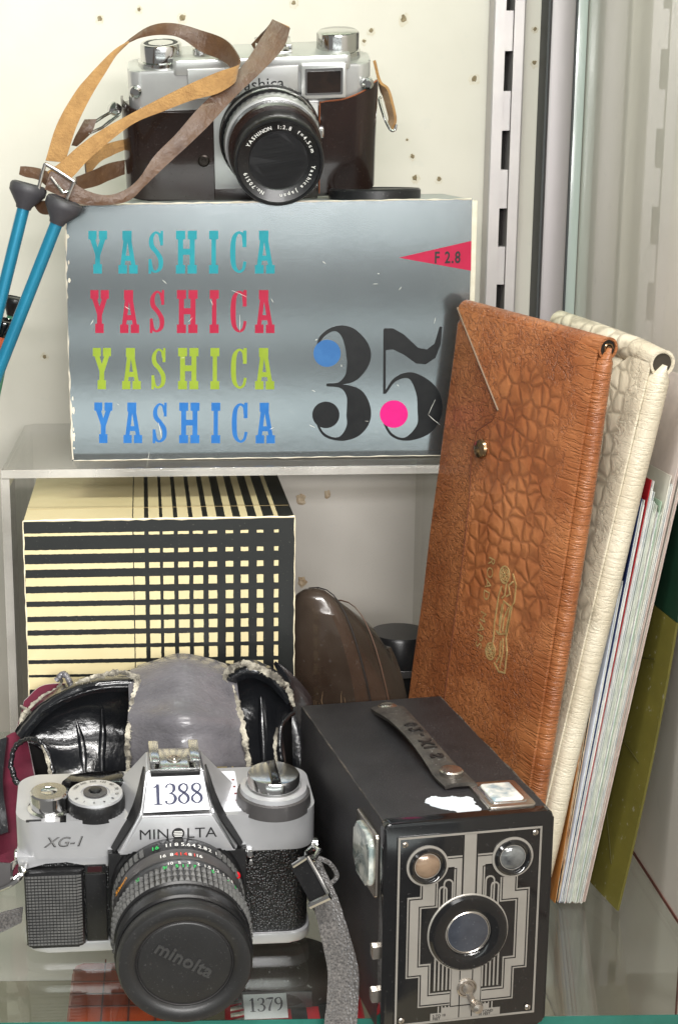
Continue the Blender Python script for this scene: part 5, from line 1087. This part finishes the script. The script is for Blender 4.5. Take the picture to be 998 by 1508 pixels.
# olive sheet outermost, bent against the side wall
t = thing('map_sheet', 'olive and dark green map folder bent against the right side wall', 'map folder', TRS((.2232, .730, 0)))
m_olive = mat('olive_map', srgb(104, 98, 40), .5, col2=srgb(88, 84, 34), nscale=60, dust=.3, dscale=260); m_dgreen = mat('green_map', srgb(14, 50, 32), .5, col2=srgb(10, 36, 24), nscale=60)
def osheet(z0, z1, mt, name):
    n = 8; rows = []
    for k in range(n+1):
        z = z0+(z1-z0)*k/n; x = .2226+.0275*(1-(1-min(1, z/.24))**1.6); rows.append([Vector((x, .7285+.022*z, z+.0008)), Vector((x-.0145+.010*min(1, z/.24), .79, z+.0008+.004)), Vector((x-.029+.024*min(1, z/.24), .85, z+.0008+.006))])
    mb = MB(); mb.loft(rows, 6, 2, .0012); return mb.build(name, mt, t, world=True)
osheet(.0, .152, m_olive, 'lower_panel'); osheet(.1525, .206, m_dgreen, 'upper_panel')
for pts in ([(.742, .018), (.765, .05), (.78, .043), (.80, .07)], [(.74, .075), (.77, .082), (.80, .115)], [(.745, .128), (.78, .118), (.80, .13)]):
    q = []
    for y, z in pts:
        x = .2226+.0275*(1-(1-min(1, z/.24))**1.6) - (y-.7285)/.0615*(.0145-.010*min(1, z/.24)) - .0009; q.append(Vector((x, y, z+.002)))
    mb = MB(); mb.tube(q, .00028, 5); mb.build('printed_line', mat('map_line', srgb(70, 66, 26), .7), t, world=True)

# ---------------------------------------------------------------- brown ever-ready case, lens tube
m_brcase = mat('polished_brown_leather', srgb(44, 33, 26), .20, col2=srgb(74, 65, 57), nscale=15, coat=.55, bump=.10, bscale=240, bdist=.0006, rvar=.08, dust=.04, dscale=300)  # grey patches put a reflected sheen into the brown leather's colour
m_crk = mat('cracked_scuffs', srgb(112, 90, 66), .85)
BCM = TRS((.1005, .842, .0008), R_(-38), 0, R_(-6))
t = thing('leather_camera_case', 'closed dark brown leather camera case standing on end behind the box camera', 'camera case', BCM)
def dome(W, Hh, r, n=9):
    out = [(-W*.80, 0), (W*.86, 0), (W, Hh*.25), (W*1.02, Hh*.40)]
    out += [(W*math.copysign(abs(math.cos(R_(a)))**.84, math.cos(R_(a))), Hh*.42+Hh*.58*math.sin(R_(a))**.84) for a in range(8, 180, 9)]
    out += [(-W*1.0, Hh*.40), (-W*.92, Hh*.25)]
    return out
mb = MB(); mb.prism(dome(.0265, .1430, .03), -.024, .028, 'xz', bev=.0105, seg=6, bevside='both'); 
def taper(mb):
    for v in mb.bm.verts:
        f = min(1, max(0, (v.co.y+.024)/.048)); k = f*f
        v.co.z *= 1-.24*k; v.co.x = v.co.x*(1-.14*k) + .006*k*(1-v.co.z/.143)
        v.co.x -= .10*max(0, v.co.z-.03)*(1-f)*.5
    return mb
taper(mb).build('case_shell', m_brcase, t, smooth=50)
for y in (-.0105, .0075):
    q = dome(.0269, .1434, .03); mb = MB(); mb.tube([Vector((x, y+.002*math.sin(z*40), z)) for x, z in q[1:-1]], .00042, 6); taper(mb).build('seam', mat('seam_dark', srgb(20, 13, 10), .6) if y < 0 else mat('seam_tan', srgb(88, 62, 46), .6), t)
for k in range(34):
    x = random.uniform(-.006, .017); z = random.uniform(.040, .088) if k % 2 else random.uniform(.03, .07); pts = [Vector((x, -.0242, z))]
    for j in range(4): pts.append(pts[-1]+Vector((random.uniform(-.0016, .0010), 0, -random.uniform(.002, .0045))))
    mb = MB(); mb.tube(pts, [.00006, .00016, .00026, .00016, .00006], 5); mb.build('scuff', m_crk, t, smooth=0)
mb = MB(); mb.tube([Vector((-.015, -.024, .040)), Vector((-.017, -.027, .030)), Vector((-.010, -.028, .022))], .0024, 8, smooth=4); mb.build('strap_stub', m_tan_edge, t)
mb = MB(); mb.lathe([(.004, 0), (.0045, .0012), (.003, .002)], (-.006, -.024, .036), (0, -1, 0), 20); mb.build('case_stud', m_nickel, t)
t = thing('lens_tube', 'black lens tube standing between the brown case and the brown wallet', 'lens', TRS((.1345, .905, .0008)))
MB().lathe([(.017, 0), (.0175, .004), (.0175, .055, .0004), (.0175, .074, .0004), (.0182, .075), (.0182, .092), (.0172, .094), (.001, .0942)], seg=64).build('barrel', m_lensblack, t)
MB().lathe([(.0178, .07), (.0182, .0705), (.0182, .0745), (.0178, .075)], seg=64).build('collar', m_grey, t)

# ---------------------------------------------------------------- small tripods standing on their heads, at the left
m_blue = mat('blue_enamel', srgb(36, 134, 166), .22, .35, col2=srgb(28, 112, 144), nscale=20, coat=.5)
m_foot = mat('grey_rubber', srgb(66, 64, 68), .5, col2=srgb(54, 52, 56), nscale=200)
def lathe_between(mb, prof, p, d, seg=28): return mb.lathe(prof, p, d, seg)
def tripod(label, legs, hub, mleg, mfoot, r, fr_, fh, base):
    t = thing('tripod', label, 'tripod', TRS(base))
    for P in legs:
        d = (P-hub).normalized(); mb = MB(); mb.tube([hub, P], r, 20); lg = mb.build('leg', mleg, t, world=True)
        mb = MB(); lathe_between(mb, [(r*1.15, -fh*1.1), (r*1.3, -fh*.9), (fr_, -fh*.1), (fr_*1.02, fh*.25), (fr_*.96, fh*.42), (fr_*.82, fh*.5), (fr_*.78, fh*.42), (fr_*.2, fh*.42)], P, d); mb.build('foot', mfoot, lg, world=True)
    mb = MB(); mb.tube([hub+Vector((0, 0, .012)), hub, base+Vector((0, 0, .02)), base+Vector((0, 0, .001))], [.010, .012, .009, .014], 20); mb.build('column', m_lensblack, t, world=True)
tripod('upturned small tripod with shiny blue legs and grey rubber feet', [at(41, 282, .842), at(93, 305, .832), at(-130, 330, .87)], at(-62, 700, .838), m_blue, m_foot, .0034, .0098, .0085, Vector((-.125, .845, .0005)))
tripod('upturned tripod with orange legs and black feet at the left edge', [at(7, 478, .852), at(-70, 440, .86), at(-60, 500, .88)], at(-60, 760, .856), mat('orange_enamel', srgb(222, 106, 62), .3, coat=.4), m_gloss, .0036, .0072, .006, Vector((-.1215, .865, .0005)))
tripod('upturned tripod with green legs and a black foot behind the blue legs', [at(22, 446, .872), at(-90, 420, .88), at(-80, 470, .90)], at(-48, 780, .876), mat('green_enamel', srgb(70, 132, 104), .35, coat=.4), m_lensblack, .0028, .0062, .0065, Vector((-.119, .885, .0005)))

# ---------------------------------------------------------------- things on the shelf below, seen through the glass
def atz(px, py, z):
    d = FW + CU*((px-260)/FPX) + CV*((py-754)/FPX); return EYEP + d*((z-EYE)/d.z)
m_plaid = mat('red_cloth', srgb(206, 16, 38), .8, bump=.4, bscale=1200, bdist=.0003); m_rust = mat('orange_brown_leather', srgb(184, 76, 32), .5, col2=srgb(140, 52, 24), nscale=50, bump=.3, bscale=200, bdist=.0008)
a = atz(118, 1412, -.05); b = atz(228, 1500, -.05)
t = thing('leather_pouch', 'orange brown stitched leather pouch on the shelf below the glass', 'pouch', TRS((a.x, b.y, -.188)))
MB().box(-.004, b.x-a.x+.02, -.01, a.y-b.y, 0, .138, .006).build('pouch_body', m_rust, t)
for k in range(1, 5): MB().box(-.003, b.x-a.x+.019, (a.y-b.y)*k/5-.0008, (a.y-b.y)*k/5, .1378, .1386).build('stitch_row', m_seam, t)
for k in range(1, 4): MB().box((b.x-a.x)*k/3, (b.x-a.x)*k/3+.0008, -.008, a.y-b.y-.002, .1378, .1388).build('stitch_row', m_seam, t)
a = atz(330, 1430, -.05); b = atz(545, 1512, -.05)
t = thing('plaid_bag', 'red plaid camera bag on the shelf below the glass, under the 1379 tag', 'bag', TRS((a.x, b.y, -.188)))
wx, wy = b.x-a.x, a.y-b.y
MB().box(0, wx, -.03, wy, 0, .138, .008).build('bag_body', m_plaid, t)
for k in range(2): MB().box(wx*(.46+.2*k), wx*(.46+.2*k)+.008, -.022, wy-.009, .1376, .1384).build('dark_band', m_lensblack, t)
for k in range(3): MB().box(.009, wx-.009, wy*(.05+.3*k), wy*(.05+.3*k)+.0036, .1378, .1388).build('dark_band', m_lensblack, t)
for k in range(14): MB().hexa([(.002+.0, -.02+k*.006, .1379), (.010, -.017+k*.006, .1379), (.010, -.015+k*.006, .1379), (.002, -.018+k*.006, .1379), (.002, -.02+k*.006, .1390), (.010, -.017+k*.006, .1390), (.010, -.015+k*.006, .1390), (.002, -.018+k*.006, .1390)]).build('piping_stripe', m_torn, t, smooth=0)
p = atz(420, 1425, -.04)
t = thing('camera_case_lid', 'rounded dark brown case lid lying on the plaid bag under the glass', 'case', TRS((p.x, p.y, -.0498)))
mb = MB(); mb.lathe([(.030, 0), (.0315, .004), (.030, .012), (.024, .018), (.012, .021), (.0005, .0215)], seg=48)
for v in mb.bm.verts: v.co.x *= 1.05; v.co.y *= .8
mb.build('lid_shell', mat('dull_brown', srgb(48, 36, 28), .6, dust=.4, dscale=300), t)
MB().box(-.024, .012, -.0245, -.0235, .001, .010, .0003).build('lid_band', m_grey, t)
p = atz(391, 1500, -.046)
t = thing('price_card', 'small grey price card reading 1379 lying under the glass', 'price tag', panel_matrix(p, (1, .04, 0), (-.03, .80, .6), (0, -.6, .80)))
MB().box(-.0105, .0115, 0, .0128, -.0003, .0003).build('card', mat('grey_card', srgb(196, 198, 198), .7), t, smooth=0)
M4 = Matrix.Translation((-.0082, .0036, .00035)); mb = tag_number('1379', 7.2, Matrix.Identity(4))
for v in mb.bm.verts: v.co = M4 @ (v.co*.001)
mb.build('lettering', mat('tag_ink_dark', srgb(40, 40, 48), .6), t, smooth=0)
